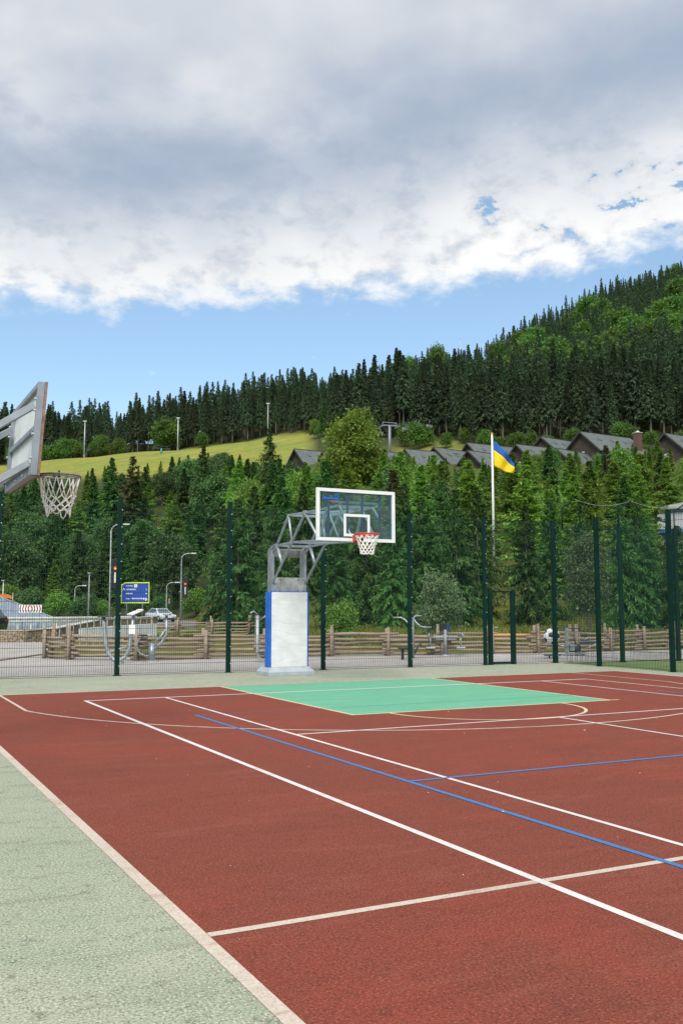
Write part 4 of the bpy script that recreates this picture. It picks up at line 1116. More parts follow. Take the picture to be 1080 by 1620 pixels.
# singular trees first
put_px(near, 425, 128, 677, 'tall dark spruce standing above the other trees in front of the yellow meadow', which=2, wide=0.72)
put_px(big_leaf, 557, 118, 655, 'large yellow green broadleaf tree rising above the slope beside the chalets', wide=1.0)
put_px(dark_mid, 174, 175, 724, 'slim dark spruce tip poking up in front of the meadow', which=1, wide=1.1)
put_px(brown_mid, 207, 176, 722, 'brownish half dry spruce in front of the meadow', wide=1.3)
put_px(dark_mid, 321, 178, 704, 'small dark spruce tip in front of the meadow below the tall lamp mast', which=1)
put_px(bright_leaf, 497, 310, 663, 'bright green broadleaf tree at the right hand end of the meadow', wide=0.85)
for px_, w_, yt_ in ((507, 318, 655), (536, 312, 648), (550, 305, 650), (512, 340, 640), (541, 335, 640)): put_px(dark_mid, px_, w_, yt_, 'dark spruce crowded at the right end of the meadow beside the large yellow green tree', 'dark spruces at the end of the meadow', None or 1.1)
put_px(dark_mid, 522, 330, 640, 'dark spruce at the right end of the meadow behind the broadleaf crown', which=0, wide=1.1)
put_px(shrub, 541, 35.0, 958, 'round bright green bush behind the log fence right of the padded mast', which=0, wide=0.95)
put_px(grey_leaf, 697, 34.6, 908, 'pale green bushy young tree behind the log fence and fitness machines', which=0, wide=0.95)
put_px(grey_leaf, 932, 38.0, 842, 'thin grey green sapling with bare straight stem behind the log fence', which=1, wide=0.95)
put_px(grey_leaf, 655, 41.0, 958, 'tiny pale sapling on the grass bank between two spruces', which=1, wide=0.9)
put_px(brown_mid, 962, 105, 705, 'yellowish thin conifer in front of the chalets', wide=0.9)
put_px(brown_mid, 668, 100, 762, 'reddish brown conifer among the green young trees', wide=1.0)
put_px(brown_mid, 752, 90, 765, 'rusty brown conifer beside the flagpole', wide=1.0)

# roadside shrubs on the left
for px, w, yt, wh, lab in ((45, 124, 935, 1, None), (92, 122, 940, 2, None), (132, 121, 945, 1, None), (160, 122, 952, 2, None), (10, 126, 930, 2, None), (215, 124, 950, 1, None), (310, 118, 935, 2, None), (255, 126, 945, 1, None), (-40, 124, 925, 1, None), (-90, 124, 930, 2, None), (336, 112, 950, 1, None)):
    put_px(shrub, px, w, yt, 'leafy green roadside shrub at the foot of the wooded slope', 'shrubs along the road', 1.1, wh)

# mixed wood on the left slope
rl = random.Random(5)
cells = []
for w in (134, 141, 148, 156, 164, 173, 182, 192, 203, 214, 224, 233):
    step = 5.2 * FPX / w
    x = -330.0
    while x < 430:
        cells.append((x + rl.uniform(-0.35, 0.35) * step, w + rl.uniform(-3, 3))); x += step
for px, w in cells:
    if px > 330 and w < 150: continue
    g = G(px, w); hmax = zy(env(px) + rl.uniform(0, 8), w) - g.z
    hgt = min(rl.uniform(7.5, 13.0), hmax)
    if hgt < 3.2: continue
    u = rl.random(); rz = rl.uniform(0, 6.28)
    P = (g.x, g.y, g.z - 0.3)
    if u < 0.56: dark_mid.put(P, hgt, rz, 'dark spruce growing in the mixed wood on the left slope', 'dark spruces of the left slope', None, 1.15, rl)
    elif u < 0.80: mid_leaf.put(P, hgt * 0.9, rz, 'mid green broadleaf tree in the mixed wood on the left slope', 'broadleaf trees of the left slope', None, 1.0, rl)
    elif u < 0.87: bright_leaf.put(P, hgt * 0.8, rz, 'bright green broadleaf tree in the mixed wood on the left slope', 'bright broadleaf trees of the left slope', None, 1.0, rl)
    else: young.put(P, hgt * 0.9, rz, 'light green conifer in the mixed wood on the left slope', 'light conifers of the left slope', None, 1.2, rl)

# young plantation in the middle and right
cells = []
for w in (62, 66, 71, 77, 84, 92, 101, 110, 120, 131, 143, 155, 166, 176):
    step = 2.9 * FPX / w * (1.0 + 0.0022 * w)
    x = 300.0 if w < 140 else 330
    while x < 1330:
        cells.append((x + rl.uniform(-0.38, 0.38) * step, w + rl.uniform(-3, 3))); x += step
n_y = 0
for px, w in cells:
    if px < 345 or (px < 385 and w < 80): continue
    if w > 160 and (px < 520 or (1030 < px < 1050)): continue
    if abs(px - 781) < 14 and w < 76: continue
    if 1018 < px < 1108 and w < 77: continue
    if 790 < px < 832 and w < 76: continue
    g = G(px, w); hmax = zy(env(px) + rl.uniform(-9, 12), w) - g.z
    hgt = min(rl.uniform(4.6, 10.2) + (w - 60) * 0.018, hmax)
    if hgt < 2.2: continue
    u = rl.random(); rz = rl.uniform(0, 6.28); P = (g.x, g.y, g.z - 0.2)
    left = px < 520
    if u < (0.30 if left else 0.68): young.put(P, hgt, rz, 'young light green conifer in the plantation below the chalets', 'young conifers below the chalets', None, rl.uniform(0.95, 1.25), rl)
    elif u < (0.62 if left else 0.80): dark_mid.put(P, hgt, rz, 'dark young spruce in the plantation below the chalets', 'dark spruces below the chalets', None, rl.uniform(1.05, 1.3), rl)
    elif u < 0.88: bright_leaf.put(P, hgt * 0.85, rz, 'small bright broadleaf tree among the conifers below the chalets', 'bright broadleaf trees below the chalets', None, 0.8, rl)
    elif u < 0.92: brown_mid.put(P, hgt, rz, 'brownish thin conifer among the young conifers below the chalets', 'brownish conifers below the chalets', None, 1.0, rl)
    else: mid_leaf.put(P, hgt * 0.85, rz, 'mid green broadleaf tree among the conifers below the chalets', 'mid green broadleaf trees below the chalets', None, 0.85, rl)

# --- far forest
def far_spruce(seed, base, R, mat='needles_far'):
    return spruce_mesh('crown', mat, 24, R, seed, 34, 8, 6, 1.15, base, 0.92, 0.5, 0.3, 0.36, 0.40, 0.36)
far = Kind('forest_spruce', 'tree', [
    (far_spruce(101, 0.34, 3.1), trunk_mesh(23.5, 0.30, 0.05, 101, 'bark_grey'), 24.0),
    (far_spruce(102, 0.26, 3.4), trunk_mesh(23.5, 0.28, 0.05, 102, 'bark_grey'), 24.0),
    (far_spruce(103, 0.40, 2.8), trunk_mesh(23.5, 0.32, 0.05, 103, 'bark_grey'), 24.0)])
edge = Kind('forest_spruce', 'tree', [
    (far_spruce(104, 0.16, 3.0), trunk_mesh(23.5, 0.28, 0.05, 104, 'bark_grey'), 24.0)])
rf = random.Random(9)
def front_w(px): return float(np.interp(px, [-500, 0, 310, 400, 480, 500, 560, 640, 700, 760, 1080, 1600], [403, 403, 403, 398, 390, 350, 292, 285, 280, 248, 240, 240]))
def back_w(px): return float(np.interp(px, [-500, 0, 310, 400, 490, 640, 760, 860, 960, 1080, 1600], [490, 490, 495, 505, 520, 545, 570, 600, 640, 690, 690]))
cand = []
a = -0.50
ws = []
w = 238.0
while w < 700:
    ws.append(w); w += 5.4 + (w - 258) * 0.005
for w in ws:
    step = 5.2 * FPX / w
    x = -380.0 + rf.uniform(0, step)
    while x < 1480:
        cand.append((x + rf.uniform(-0.36, 0.36) * step, w + rf.uniform(-2.6, 2.6))); x += step
cand = [(px, w) for px, w in cand if front_w(px) <= w <= back_w(px)]
cand.sort(key=lambda c: (c[1] - front_w(c[0])) + (0 if -20 < c[0] < 1100 else 60))
def w_for(px, py, h):
    best = (1e9, 400)
    for w in np.arange(285, 690, 4.0):
        g = G(px, w); z = g.z + h
        e = abs(zy(py, w) - z)
        if e < best[0]: best = (e, w)
    return best[1]
CLUMPS = [(930, 478, 14), (952, 480, 13), (978, 496, 14), (1002, 510, 14), (1022, 522, 12), (1042, 486, 14), (1062, 480, 14), (1072, 446, 13), (880, 543, 14), (852, 558, 12), (822, 553, 13), (838, 544, 12), (925, 556, 15), (946, 548, 15), (962, 546, 14), (978, 556, 14), (800, 575, 11), (1078, 505, 14), (905, 500, 11), (1030, 500, 12)]
_r = random.Random(31)
for _ in range(20):
    _px = _r.uniform(700, 1110); _top = float(np.interp(_px, [700, 760, 860, 960, 1080, 1110], [565, 540, 495, 455, 412, 402]))
    CLUMPS.append((_px, _top + _r.uniform(22, 120) * (0.35 + 0.65 * (_px - 700) / 400), _r.uniform(9, 14)))
GLADE = [(px, w_for(px, py, h), h) for px, py, h in CLUMPS]
def in_glade(px, w):
    for gx, gw, gr in GLADE:
        if abs(px - gx) / FPX * gw < 0.52 * gr and -2.4 * gr < w - gw < 5: return True
    return False
rest = []
n_ind = 0
for px, w in cand:
    if in_glade(px, w): continue
    right = px > 500
    hgt = rf.gauss(20.5 if (right and w < 330) else 17.5 if (right and w < 400) else 14.5 if right else 18.0, 2.6)
    hgt *= 1.0 + (0.14 if rf.random() < 0.12 else 0)
    if px < 500: hgt = min(hgt, 24)
    hgt = max(11, hgt * (1.10 if px < 480 else 1.0))
    if abs(px - 187) < 16: hgt *= 0.72
    if n_ind < 292:
        g = G(px, w)
        far.put((g.x, g.y, g.z - 0.3), hgt, rf.uniform(0, 6.28), 'tall bare stemmed spruce in the dark forest edge above the slope', 'spruces of the far forest edge', None, rf.uniform(0.9, 1.2), rf)
        n_ind += 1
    else: rest.append((px, w, hgt))

def build_wood(rest):
    """the wood behind the forest edge: one mass"""
    rng = np.random.default_rng(4)
    protos = []
    for sd, bs_ in ((201, 0.25), (202, 0.30), (203, 0.2)):
        me = spruce_mesh('tmp', 'needles_far', 24, 3.2, sd, 22, 6, 3, 1.55, bs_, 0.95, 0.5, 0.3, 0.38, 0.40, 0.42)
        v = np.empty(len(me.vertices) * 3, np.float32); me.vertices.foreach_get('co', v); protos.append(v.reshape(-1, 3)); bpy.data.meshes.remove(me)
    Vs = []
    for px, w, hgt in rest:
        g = G(px, w); p = protos[rng.integers(3)]; a = rng.uniform(0, 6.28); k = hgt / 24; wd = k * rng.uniform(0.95, 1.3)
        c, s = math.cos(a), math.sin(a)
        q = np.empty_like(p); q[:, 0] = (p[:, 0] * c - p[:, 1] * s) * wd + g.x; q[:, 1] = (p[:, 0] * s + p[:, 1] * c) * wd + g.y; q[:, 2] = p[:, 2] * k + g.z - 0.3
        Vs.append(q)
    V = np.vstack(Vs); F = np.arange(len(V)).reshape(-1, 4)
    o = link(bpy.data.objects.new('spruce_forest', np_mesh('spruce_forest', V, F, 'needles_far')))
    stuff(o); tag(o, 'dense dark spruce forest covering the hill up to the skyline', 'forest')
    return o
build_wood(rest)

# broadleaf clumps on the wooded hill
for gx, gw, gr in GLADE:
    g = G(gx, gw)
    far_leaf.put((g.x, g.y, g.z), gr * 1.15, rf.uniform(0, 6.28), 'bright green broadleaf tree standing among the dark spruces on the hill', 'broadleaf trees on the forested hill', None, rf.uniform(1.0, 1.3), rf)
for px, w, h in ((690, 540, 20), (648, 530, 17), (628, 525, 15), (612, 520, 12), (540, 500, 10), (1072, 650, 16), (1058, 640, 14)):
    g = G(px, w); far_leaf.put((g.x, g.y, g.z), h, rf.uniform(0, 6.28), 'round crowned broadleaf tree on the skyline of the ridge', 'broadleaf trees on the ridge', None, 0.75, rf)
for px, w, h in ((100, 396, 9), (118, 398, 8), (85, 397, 7), (62, 396, 8), (160, 398, 9), (190, 397, 7), (256, 399, 8), (318, 398, 6), (262, 400, 13), (150, 395, 6), (20, 398, 7), (640, 268, 6), (660, 262, 7), (676, 265, 5), (705, 258, 4), (735, 262, 4), (840, 236, 5), (790, 240, 4), (868, 234, 4), (905, 233, 5), (1000, 232, 5), (1028, 233, 4), (815, 238, 5), (985, 234, 6), (770, 250, 5), (1075, 232, 4)):
    g = G(px, w); far_leaf.put((g.x, g.y, g.z), h, rf.uniform(0, 6.28), 'low green bushy tree at the foot of the forest edge', 'bushy trees along the forest edge', None, 1.1, rf)

# ------------------------------------------------------------------ grass on the bank
def build_grass():
    rng = np.random.default_rng(8)
    n = 26000
    px = rng.uniform(200, 1300, n); w = rng.uniform(31, 47, n)
    lim = np.interp(px, [200, 262, 300, 330, 420, 490, 1080, 1300], [47, 46, 51, 60, 56, 33, 36.5, 39])
    far_ = np.interp(px, [200, 300, 420, 1300], [47, 60, 62, 47])
    w = lim + (far_ - lim) * rng.uniform(0, 1, n) ** 1.4
    s = (px - 540) / FPX * w
    X = CAM.x + RGT.x * s + FWD.x * w; Y = CAM.y + RGT.y * s + FWD.y * w
    Z = H(X, Y) - 0.06
    b = np.stack([X, Y, Z], -1)
    d = norm(np.stack([rng.normal(0, 0.4, n), rng.normal(0, 0.4, n), np.ones(n)], -1))
    L = rng.uniform(0.10, 0.24, n)
    V, F = diamonds(b, d, L, L * 0.22, norm(rng.normal(0, 1, (n, 3))))
    o = link(bpy.data.objects.new('grass', np_mesh('grass', V, F, 'grass_blade'))); stuff(o)
    tag(o, 'rough yellow green grass growing on the bank behind the log fence', 'grass')
build_grass()

# ------------------------------------------------------------------ split log fences
def log_fence(pts, post_px, hgt, rails, label, rad=0.052, seed=1, orange=(), ends=True):
    rnd = random.Random(seed)
    t = thing('log_fence', label, 'fence', tuple(pts[0]))
    o = Vector(pts[0])
    n = len(pts)
    for i, p in enumerate(pts):
        a = Vector(pts[max(i - 1, 0)]); b = Vector(pts[min(i + 1, n - 1)]); d = (b - a).normalized(); nn = Vector((-d.y, d.x, 0))
        for sg in (-1, 1):
            q = Vector(p) - o + nn * (sg * 0.13) + d * rnd.uniform(-0.05, 0.05)
            h = hgt + rnd.uniform(0.02, 0.26) * (1 if sg < 0 else 1.15)
            lx = nn * rnd.uniform(-0.03, 0.03) + d * rnd.uniform(-0.04, 0.04)
            mb = MB(); mb.tube([q - Vector((0, 0, 0.06)), q + Vector((0, 0, h * 0.5)) + lx * 0.5, q + Vector((0, 0, h)) + lx], [0.065, 0.06, 0.052], 8, jit=0.12, rnd=rnd)
            mb.build('post', 'log', t)
    for i in range(n - 1):
        a = Vector(pts[i]) - o; b = Vector(pts[i + 1]) - o; d = (b - a).normalized(); nn = Vector((-d.y, d.x, 0))
        for k in range(rails):
            z = 0.07 + (hgt - 0.10) * (k + (0.5 if i % 2 else 0.0)) / rails
            over = rnd.uniform(0.12, 0.42)
            p0 = a - d * (over if (i or not ends) else 0.1) + Vector((0, 0, z + rnd.uniform(-0.015, 0.015))) + nn * rnd.uniform(-0.03, 0.03)
            p1 = b + d * rnd.uniform(0.12, 0.42) + Vector((0, 0, z + rnd.uniform(-0.02, 0.02))) + nn * rnd.uniform(-0.03, 0.03)
            m1 = p0.lerp(p1, 0.35) + Vector((0, 0, rnd.uniform(-0.02, 0.02))) + nn * rnd.uniform(-0.02, 0.02); m2 = p0.lerp(p1, 0.7) + Vector((0, 0, rnd.uniform(-0.02, 0.02)))
            r = rad * rnd.uniform(0.8, 1.2)
            mb = MB(); mb.tube([p0, m1, m2, p1], [r, r * rnd.uniform(0.9, 1.1), r, r * rnd.uniform(0.75, 1.0)], 8, jit=0.10, rnd=rnd)
            og = (i, k) in orange
            ro = mb.build('rail', 'log_orange' if og else 'log', t)
            if og: ro['label'] = 'fresh orange rail'
    return t

def gp(px, py): p = ray_ground(px, py); return Vector((p.x, p.y, -0.012))
fa = [gp(76, 1041), gp(110, 1043), gp(215, 1044.5), gp(325, 1042), gp(420, 1040.5), gp(522, 1038), gp(613, 1036.8), gp(695, 1035.8), gp(775, 1034), gp(848, 1033), gp(907, 1031.5), gp(964, 1030.2), gp(1016, 1028.5), gp(1064, 1027.2), gp(1115, 1026), gp(1165, 1025)]
log_fence(fa, None, 0.80, 5, 'long low split log fence along the paving behind the fitness machines', 0.046, 3, orange=((8, 4),))
def gz(px, w): g = G(px, w); return Vector((g.x, g.y, g.z - 0.03))
fb = [gz(240, 52), gz(280, 52), gz(333, 52.5), gz(395, 53), gz(440, 53)]
log_fence(fb, None, 0.86, 5, 'short split log fence on the grass in front of the road and the silver car', 0.042, 6)

# ------------------------------------------------------------------ stone wall, concrete parapet, railing, guard rail
def wall_thing(name, label, cat, pts, h, th, mat, cap=None):
    t = thing(name, label, cat, tuple(pts[0])); o = Vector(pts[0])
    mb = MB(); L = []; R = []
    n = len(pts)
    for i, p in enumerate(pts):
        a = Vector(pts[max(i - 1, 0)]); b = Vector(pts[min(i + 1, n - 1)]); d = (b - a).normalized(); nn = Vector((-d.y, d.x, 0)) * th / 2
        q = Vector(p) - o; L.append(q + nn); R.append(q - nn)
    hs = h if isinstance(h, (list, tuple)) else [h] * n
    for i in range(n - 1):
        z0 = Vector((0, 0, -0.3)); za, zb = Vector((0, 0, hs[i])), Vector((0, 0, hs[i + 1]))
        vs = [R[i] + z0, R[i + 1] + z0, L[i + 1] + z0, L[i] + z0, R[i] + za, R[i + 1] + zb, L[i + 1] + zb, L[i] + za]
        mb.add(vs, [(0, 1, 5, 4), (2, 3, 7, 6), (4, 5, 6, 7)] + ([(3, 0, 4, 7)] if i == 0 else []) + ([(1, 2, 6, 5)] if i == n - 2 else []))
    bm_name = 'wall'
    wo = mb.build(bm_name, mat, t)
    if cap:
        for i in range(n - 1):
            a = Vector(pts[i]) - o; b = Vector(pts[i + 1]) - o
            mb = MB(); mb.bar(a + Vector((0, 0, hs[i] + cap[1] / 2)), b + Vector((0, 0, hs[i + 1] + cap[1] / 2)), th + cap[0], cap[1]); mb.build('coping', cap[2], t)
    return t
def g0(px, w, z=0.0): x, y = plan(sw(px, w), w); return Vector((x, y, z))
wall_thing('stone_wall', 'low brown rubble stone wall between the paving and the roadside grass', 'wall', [g0(-700, 42), g0(-200, 43), g0(40, 43.8), g0(84, 45), g0(150, 50), g0(243, 56)], [0.5, 0.5, 0.5, 0.55, 0.85, 1.0], 0.45, 'stone_wall', (0.04, 0.04, 'kerb'))
wall_thing('concrete_wall', 'pale concrete parapet behind the thin steel railing', 'wall', [g0(128, 45.5), g0(190, 47.5), g0(246, 49.5)], [0.55, 0.66, 0.72], 0.25, 'concrete')
t = thing('railing', 'thin grey steel railing with upright bars above the pale concrete parapet', 'railing', tuple(g0(84, 41)))
o0 = g0(84, 41); rp = [g0(84, 41) - o0, g0(170, 43) - o0, g0(242, 46) - o0]
for i in range(2):
    a, b = rp[i], rp[i + 1]
    for z, nm in ((1.02, 'top_rail'), (0.14, 'bottom_rail')):
        mb = MB(); mb.bar(a + Vector((0, 0, z)), b + Vector((0, 0, z)), 0.045, 0.045); mb.build(nm, 'galv_dull', t)
    n = 8 if i == 0 else 7
    for k in range(n + (i == 1)):
        p = a.lerp(b, k / n); mb = MB(); mb.bar(p + Vector((0, 0, -0.1)), p + Vector((0, 0, 1.06)), 0.035, 0.035); mb.build('upright', 'galv_dull', t)

t = thing('guard_rail', 'long pale steel guard rail along the left road', 'guard rail', tuple(g0(-300, 57))); o0 = g0(-300, 57)
gpts = [g0(-300, 57), g0(-100, 57.5), g0(8, 58), g0(110, 61), g0(215, 66)]
prof = [(-0.02, 0.62), (0.03, 0.66), (0.03, 0.72), (-0.02, 0.775), (-0.02, 0.80), (0.03, 0.85), (0.03, 0.91), (-0.02, 0.95)]
mb = MB(); vs = []; fs = []
for i, p in enumerate(gpts):
    a = gpts[max(i - 1, 0)]; b = gpts[min(i + 1, len(gpts) - 1)]; d = (b - a).normalized(); nn = Vector((d.y, -d.x, 0))
    for off, z in prof: vs.append(p - o0 + nn * (off + 0.06) + Vector((0, 0, z)))
    for off, z in reversed(prof): vs.append(p - o0 + nn * (off + 0.045) + Vector((0, 0, z)))
m_ = len(prof) * 2
for i in range(len(gpts) - 1):
    for k in range(m_): fs.append((i * m_ + k, i * m_ + (k + 1) % m_, (i + 1) * m_ + (k + 1) % m_, (i + 1) * m_ + k))
mb.add(vs, fs); mb.build('rail_beam', 'guard_steel', t)
for i in range(len(gpts) - 1):
    for k in range(5):
        p = gpts[i].lerp(gpts[i + 1], k / 5) - o0; mb = MB(); mb.box(p + Vector((0, 0, 0.45)), (0.10, 0.08, 0.9), FACE); mb.build('post', 'guard_steel', t)

# corrugated sloping sheet wall + orange banner + chevron board
t = thing('sheet_wall', 'blue grey corrugated sheet wall sloping down to the right behind the guard rail', 'wall', tuple(g0(-60, 82)), FACE)
def lx(px, w0=82, base=-60): return sw(px, w0) - sw(base, w0)
zt0, zt1 = zy(925, 82), zy(951, 82)
mb = MB(); xs_ = np.arange(-14, lx(84), 0.15)
top = lambda x: float(np.interp(x, [-14, lx(0), lx(25), lx(84)], [zy(940, 82), zy(945, 82), zy(954, 82), zy(977, 82)]))
vs = []; fs = []
for k, x in enumerate(xs_):
    y = 0.04 * (1 if (k // 2) % 2 else -1)
    for yy in (y, y + 0.03): vs += [(x, yy, -0.2), (x, yy, top(x))]
for k in range(len(xs_) - 1):
    a = k * 4; b = a + 4
    fs += [(a, b, b + 1, a + 1), (a + 2, a + 3, b + 3, b + 2), (a + 1, b + 1, b + 3, a + 3)]
mb.add(vs, fs); mb.build('sheet', 'blue_grey_sheet', t)
mb = MB(); mb.bar((xs_[0], 0.02, top(xs_[0]) + 0.03), (lx(0), 0.02, top(lx(0)) + 0.03), 0.14, 0.06); mb.bar((lx(0), 0.02, top(lx(0)) + 0.03), (lx(25), 0.02, top(lx(25)) + 0.03), 0.14, 0.06); mb.bar((lx(25), 0.02, top(lx(25)) + 0.03), (lx(84), 0.02, top(lx(84)) + 0.03), 0.14, 0.06); mb.build('trim', 'galv_dull', t)
b = thing('orange_banner', 'small orange cloth banner stretched above the blue grey sheet wall', 'banner', tuple(g0(-20, 84)), FACE)
mb = MB(); n = 16; vs = []; fs = []
x0 = 0; x1 = sw(20, 84) - sw(-20, 84)
for k in range(n + 1):
    t_ = k / n; x = x0 + (x1 - x0) * t_; y = 0.06 * math.sin(t_ * 9); zt = zy(940, 84) - 0.10 * math.sin(t_ * 7) - 0.12 * t_; zb = zt - 0.42 - 0.14 * math.sin(t_ * 5)
    for yy in (0, 0.012): vs += [(x, y + yy, zb), (x, y + yy, zt)]
for k in range(n): a = k * 4; c = a + 4; fs += [(a, c, c + 1, a + 1), (a + 2, a + 3, c + 3, c + 2), (a + 1, c + 1, c + 3, a + 3), (a, a + 2, c + 2, c)]
mb.add(vs, fs); mb.build('cloth', 'orange_cloth', b)
for x in (x0 + 0.02, x1 - 0.02):
    mb = MB(); mb.tube([(x, 0.03, 0), (x, 0.03, zy(938, 84))], 0.03, 8); mb.build('pole', 'galv_dull', b)

t = thing('chevron_board', 'red and white chevron road board in front of the blue grey sheet wall', 'road sign', tuple(g0(48, 68)), FACE)
wd, ht, zc = sw(66, 68) - sw(30, 68), zy(957, 68) - zy(969.5, 68), (zy(957, 68) + zy(969.5, 68)) / 2
mb = MB(); mb.box((0, 0, zc), (wd, 0.03, ht)); mb.build('board', 'white_sign', t, 0.004)
for i in range(8):
    sg = -1 if i < 4 else 1
    c = (-0.43 + i * 0.122) * wd; hw = 0.052 * wd; tip = 0.05 * wd * sg; hh = ht * 0.46
    poly = [(c - hw / 2 - tip / 2, zc - hh), (c + hw / 2 - tip / 2, zc - hh), (c + hw / 2 + tip / 2, zc), (c + hw / 2 - tip / 2, zc + hh), (c - hw / 2 - tip / 2, zc + hh), (c - hw / 2 + tip / 2, zc)]
    mb = MB(); mb.prism(poly, 'y', -0.019, -0.0155); mb.build('chevron', 'maroon_sign', t)
for x in (-0.35 * wd, 0.35 * wd):
    mb = MB(); mb.tube([(x, 0.05, 0), (x, 0.05, zc + ht / 2)], 0.03, 8); mb.build('post', 'galv', t)

# blue direction sign
W_ = 95.0
t = thing('direction_sign', 'blue road direction sign with lime yellow border on two grey posts', 'road sign', tuple(g0(213, W_)), FACE)
def sx(px): return sw(px, W_) - sw(213, W_)
x0, x1, zb, zt = sx(190.5), sx(236), zy(954.5, W_), zy(921, W_)
def outline(x0, x1, zb, zt, cut): return [(x0, zb), (x1, zb), (x1, zt), (x0 + cut, zt - 0.02), (x0, zt - cut * 0.62)]
mb = MB(); mb.prism(outline(x0, x1, zb, zt, 0.42), 'y', 0, 0.05); bo = mb.build('border', 'lime_sign', t)
mb = MB(); mb.prism(outline(x0 + 0.10, x1 - 0.10, zb + 0.10, zt - 0.10, 0.36), 'y', -0.006, -0.001); mb.build('board', 'blue_sign', t)
def words(px, py, n, hgt, seed, ww=0.075):
    rnd = random.Random(seed); x = sx(px); z = zy(py, W_)
    mb = MB()
    for k in range(n):
        hh = hgt * rnd.choice((1, 1, 0.75, 0.9)); a = ww * rnd.uniform(0.7, 1.0)
        mb.box((x + a / 2, -0.009, z), (a * 0.8, 0.004, hh)); x += ww * 1.08
    mb.build('lettering', 'white_sign', t)
words(199, 927, 8, 0.09, 1); words(200, 932.6, 11, 0.14, 2); words(199, 939.0, 8, 0.14, 3); words(199, 947.3, 5, 0.12, 4); words(207.5, 947.0, 16, 0.12, 5)
words(230.5, 932.6, 1, 0.13, 6); words(229.5, 939, 2, 0.13, 7)
mb = MB(); mb.box((sx(213.8), -0.009, zy(926.8, W_)), (0.32, 0.004, 0.30)); pn = mb.build('pictogram', 'white_sign', t)
mb = MB()
mb.bar((sx(213.8) - 0.08, -0.013, zy(928, W_)), (sx(213.8), -0.013, zy(925.4, W_)), 0.004, 0.05); mb.build('pictogram_stroke', 'galv_dull', pn)
mb = MB(); mb.bar((sx(213.8), -0.013, zy(925.4, W_)), (sx(213.8) + 0.08, -0.013, zy(928, W_)), 0.004, 0.05); mb.build('pictogram_stroke', 'galv_dull', pn)
mb = MB(); c = sx(195.2); z = zy(932, W_)
mb.prism([(c - 0.15, z - 0.12), (c - 0.09, z - 0.12), (c, z + 0.02), (c + 0.09, z - 0.12), (c + 0.15, z - 0.12), (c, z + 0.12)], 'y', -0.011, -0.007); mb.build('arrow', 'white_sign', t)
mb = MB(); c = sx(229.5); z = zy(948.2, W_)
mb.prism([(c - 0.22, z - 0.025), (c + 0.08, z - 0.025), (c - 0.02, z - 0.15), (c + 0.07, z - 0.15), (c + 0.21, z), (c + 0.07, z + 0.15), (c - 0.02, z + 0.15), (c + 0.08, z + 0.025), (c - 0.22, z + 0.025)], 'y', -0.011, -0.007); mb.build('arrow', 'white_sign', t)
for px in (200, 225):
    mb = MB(); mb.tube([(sx(px), 0.09, -0.1), (sx(px), 0.09, zt - 0.3)], 0.06, 8); mb.build('post', 'galv', t)

# street lamps and banners
def lamp(px, w, ytop, label, arm=1.0, rz=FACE, double=False, straight=False):
    g = g0(px, w); g.z = float(H(g.x, g.y)) - 0.06
    t = thing('street_lamp', label, 'street lamp', tuple(g), rz)
    h = zy(ytop, w) - g.z
    if straight:
        mb = MB(); mb.tube([(0, 0, 0), (0, 0, h)], [0.11, 0.06], 8); mb.build('pole', 'lamp_grey', t)
        mb = MB(); mb.box((0.0, -0.05, h + 0.03), (0.34, 0.22, 0.10)); mb.build('lamp_head', 'lamp_grey', t, 0.01)
        return t, h
    R = arm * 0.55; pts = [(0, 0, 0), (0, 0, h * 0.5), (0, 0, h - R)]
    for k in range(1, 7): a = k / 6 * math.pi * 0.47; pts.append((R * (1 - math.cos(a)), 0, h - R + R * math.sin(a)))
    pts.append((pts[-1][0] + arm * 0.5, 0, h + 0.03))
    mb = MB(); mb.tube(pts, [0.10, 0.085, 0.065] + [0.05] * 7, 8); mb.build('pole', 'lamp_grey', t)
    ex = pts[-1][0]
    mb = MB(); mb.hexa([(ex - 0.05, -0.12, h - 0.02), (ex + 0.55, -0.10, h + 0.02), (ex + 0.55, 0.10, h + 0.02), (ex - 0.05, 0.12, h - 0.02), (ex - 0.05, -0.10, h + 0.10), (ex + 0.50, -0.07, h + 0.09), (ex + 0.50, 0.07, h + 0.09), (ex - 0.05, 0.10, h + 0.10)])
    lo = mb.build('lamp_head', 'lamp_grey', t, 0.01)
    mb = MB(); mb.box((ex + 0.28, 0, h - 0.025), (0.40, 0.16, 0.02)); mb.build('lens', 'lens', lo)
    return t, h
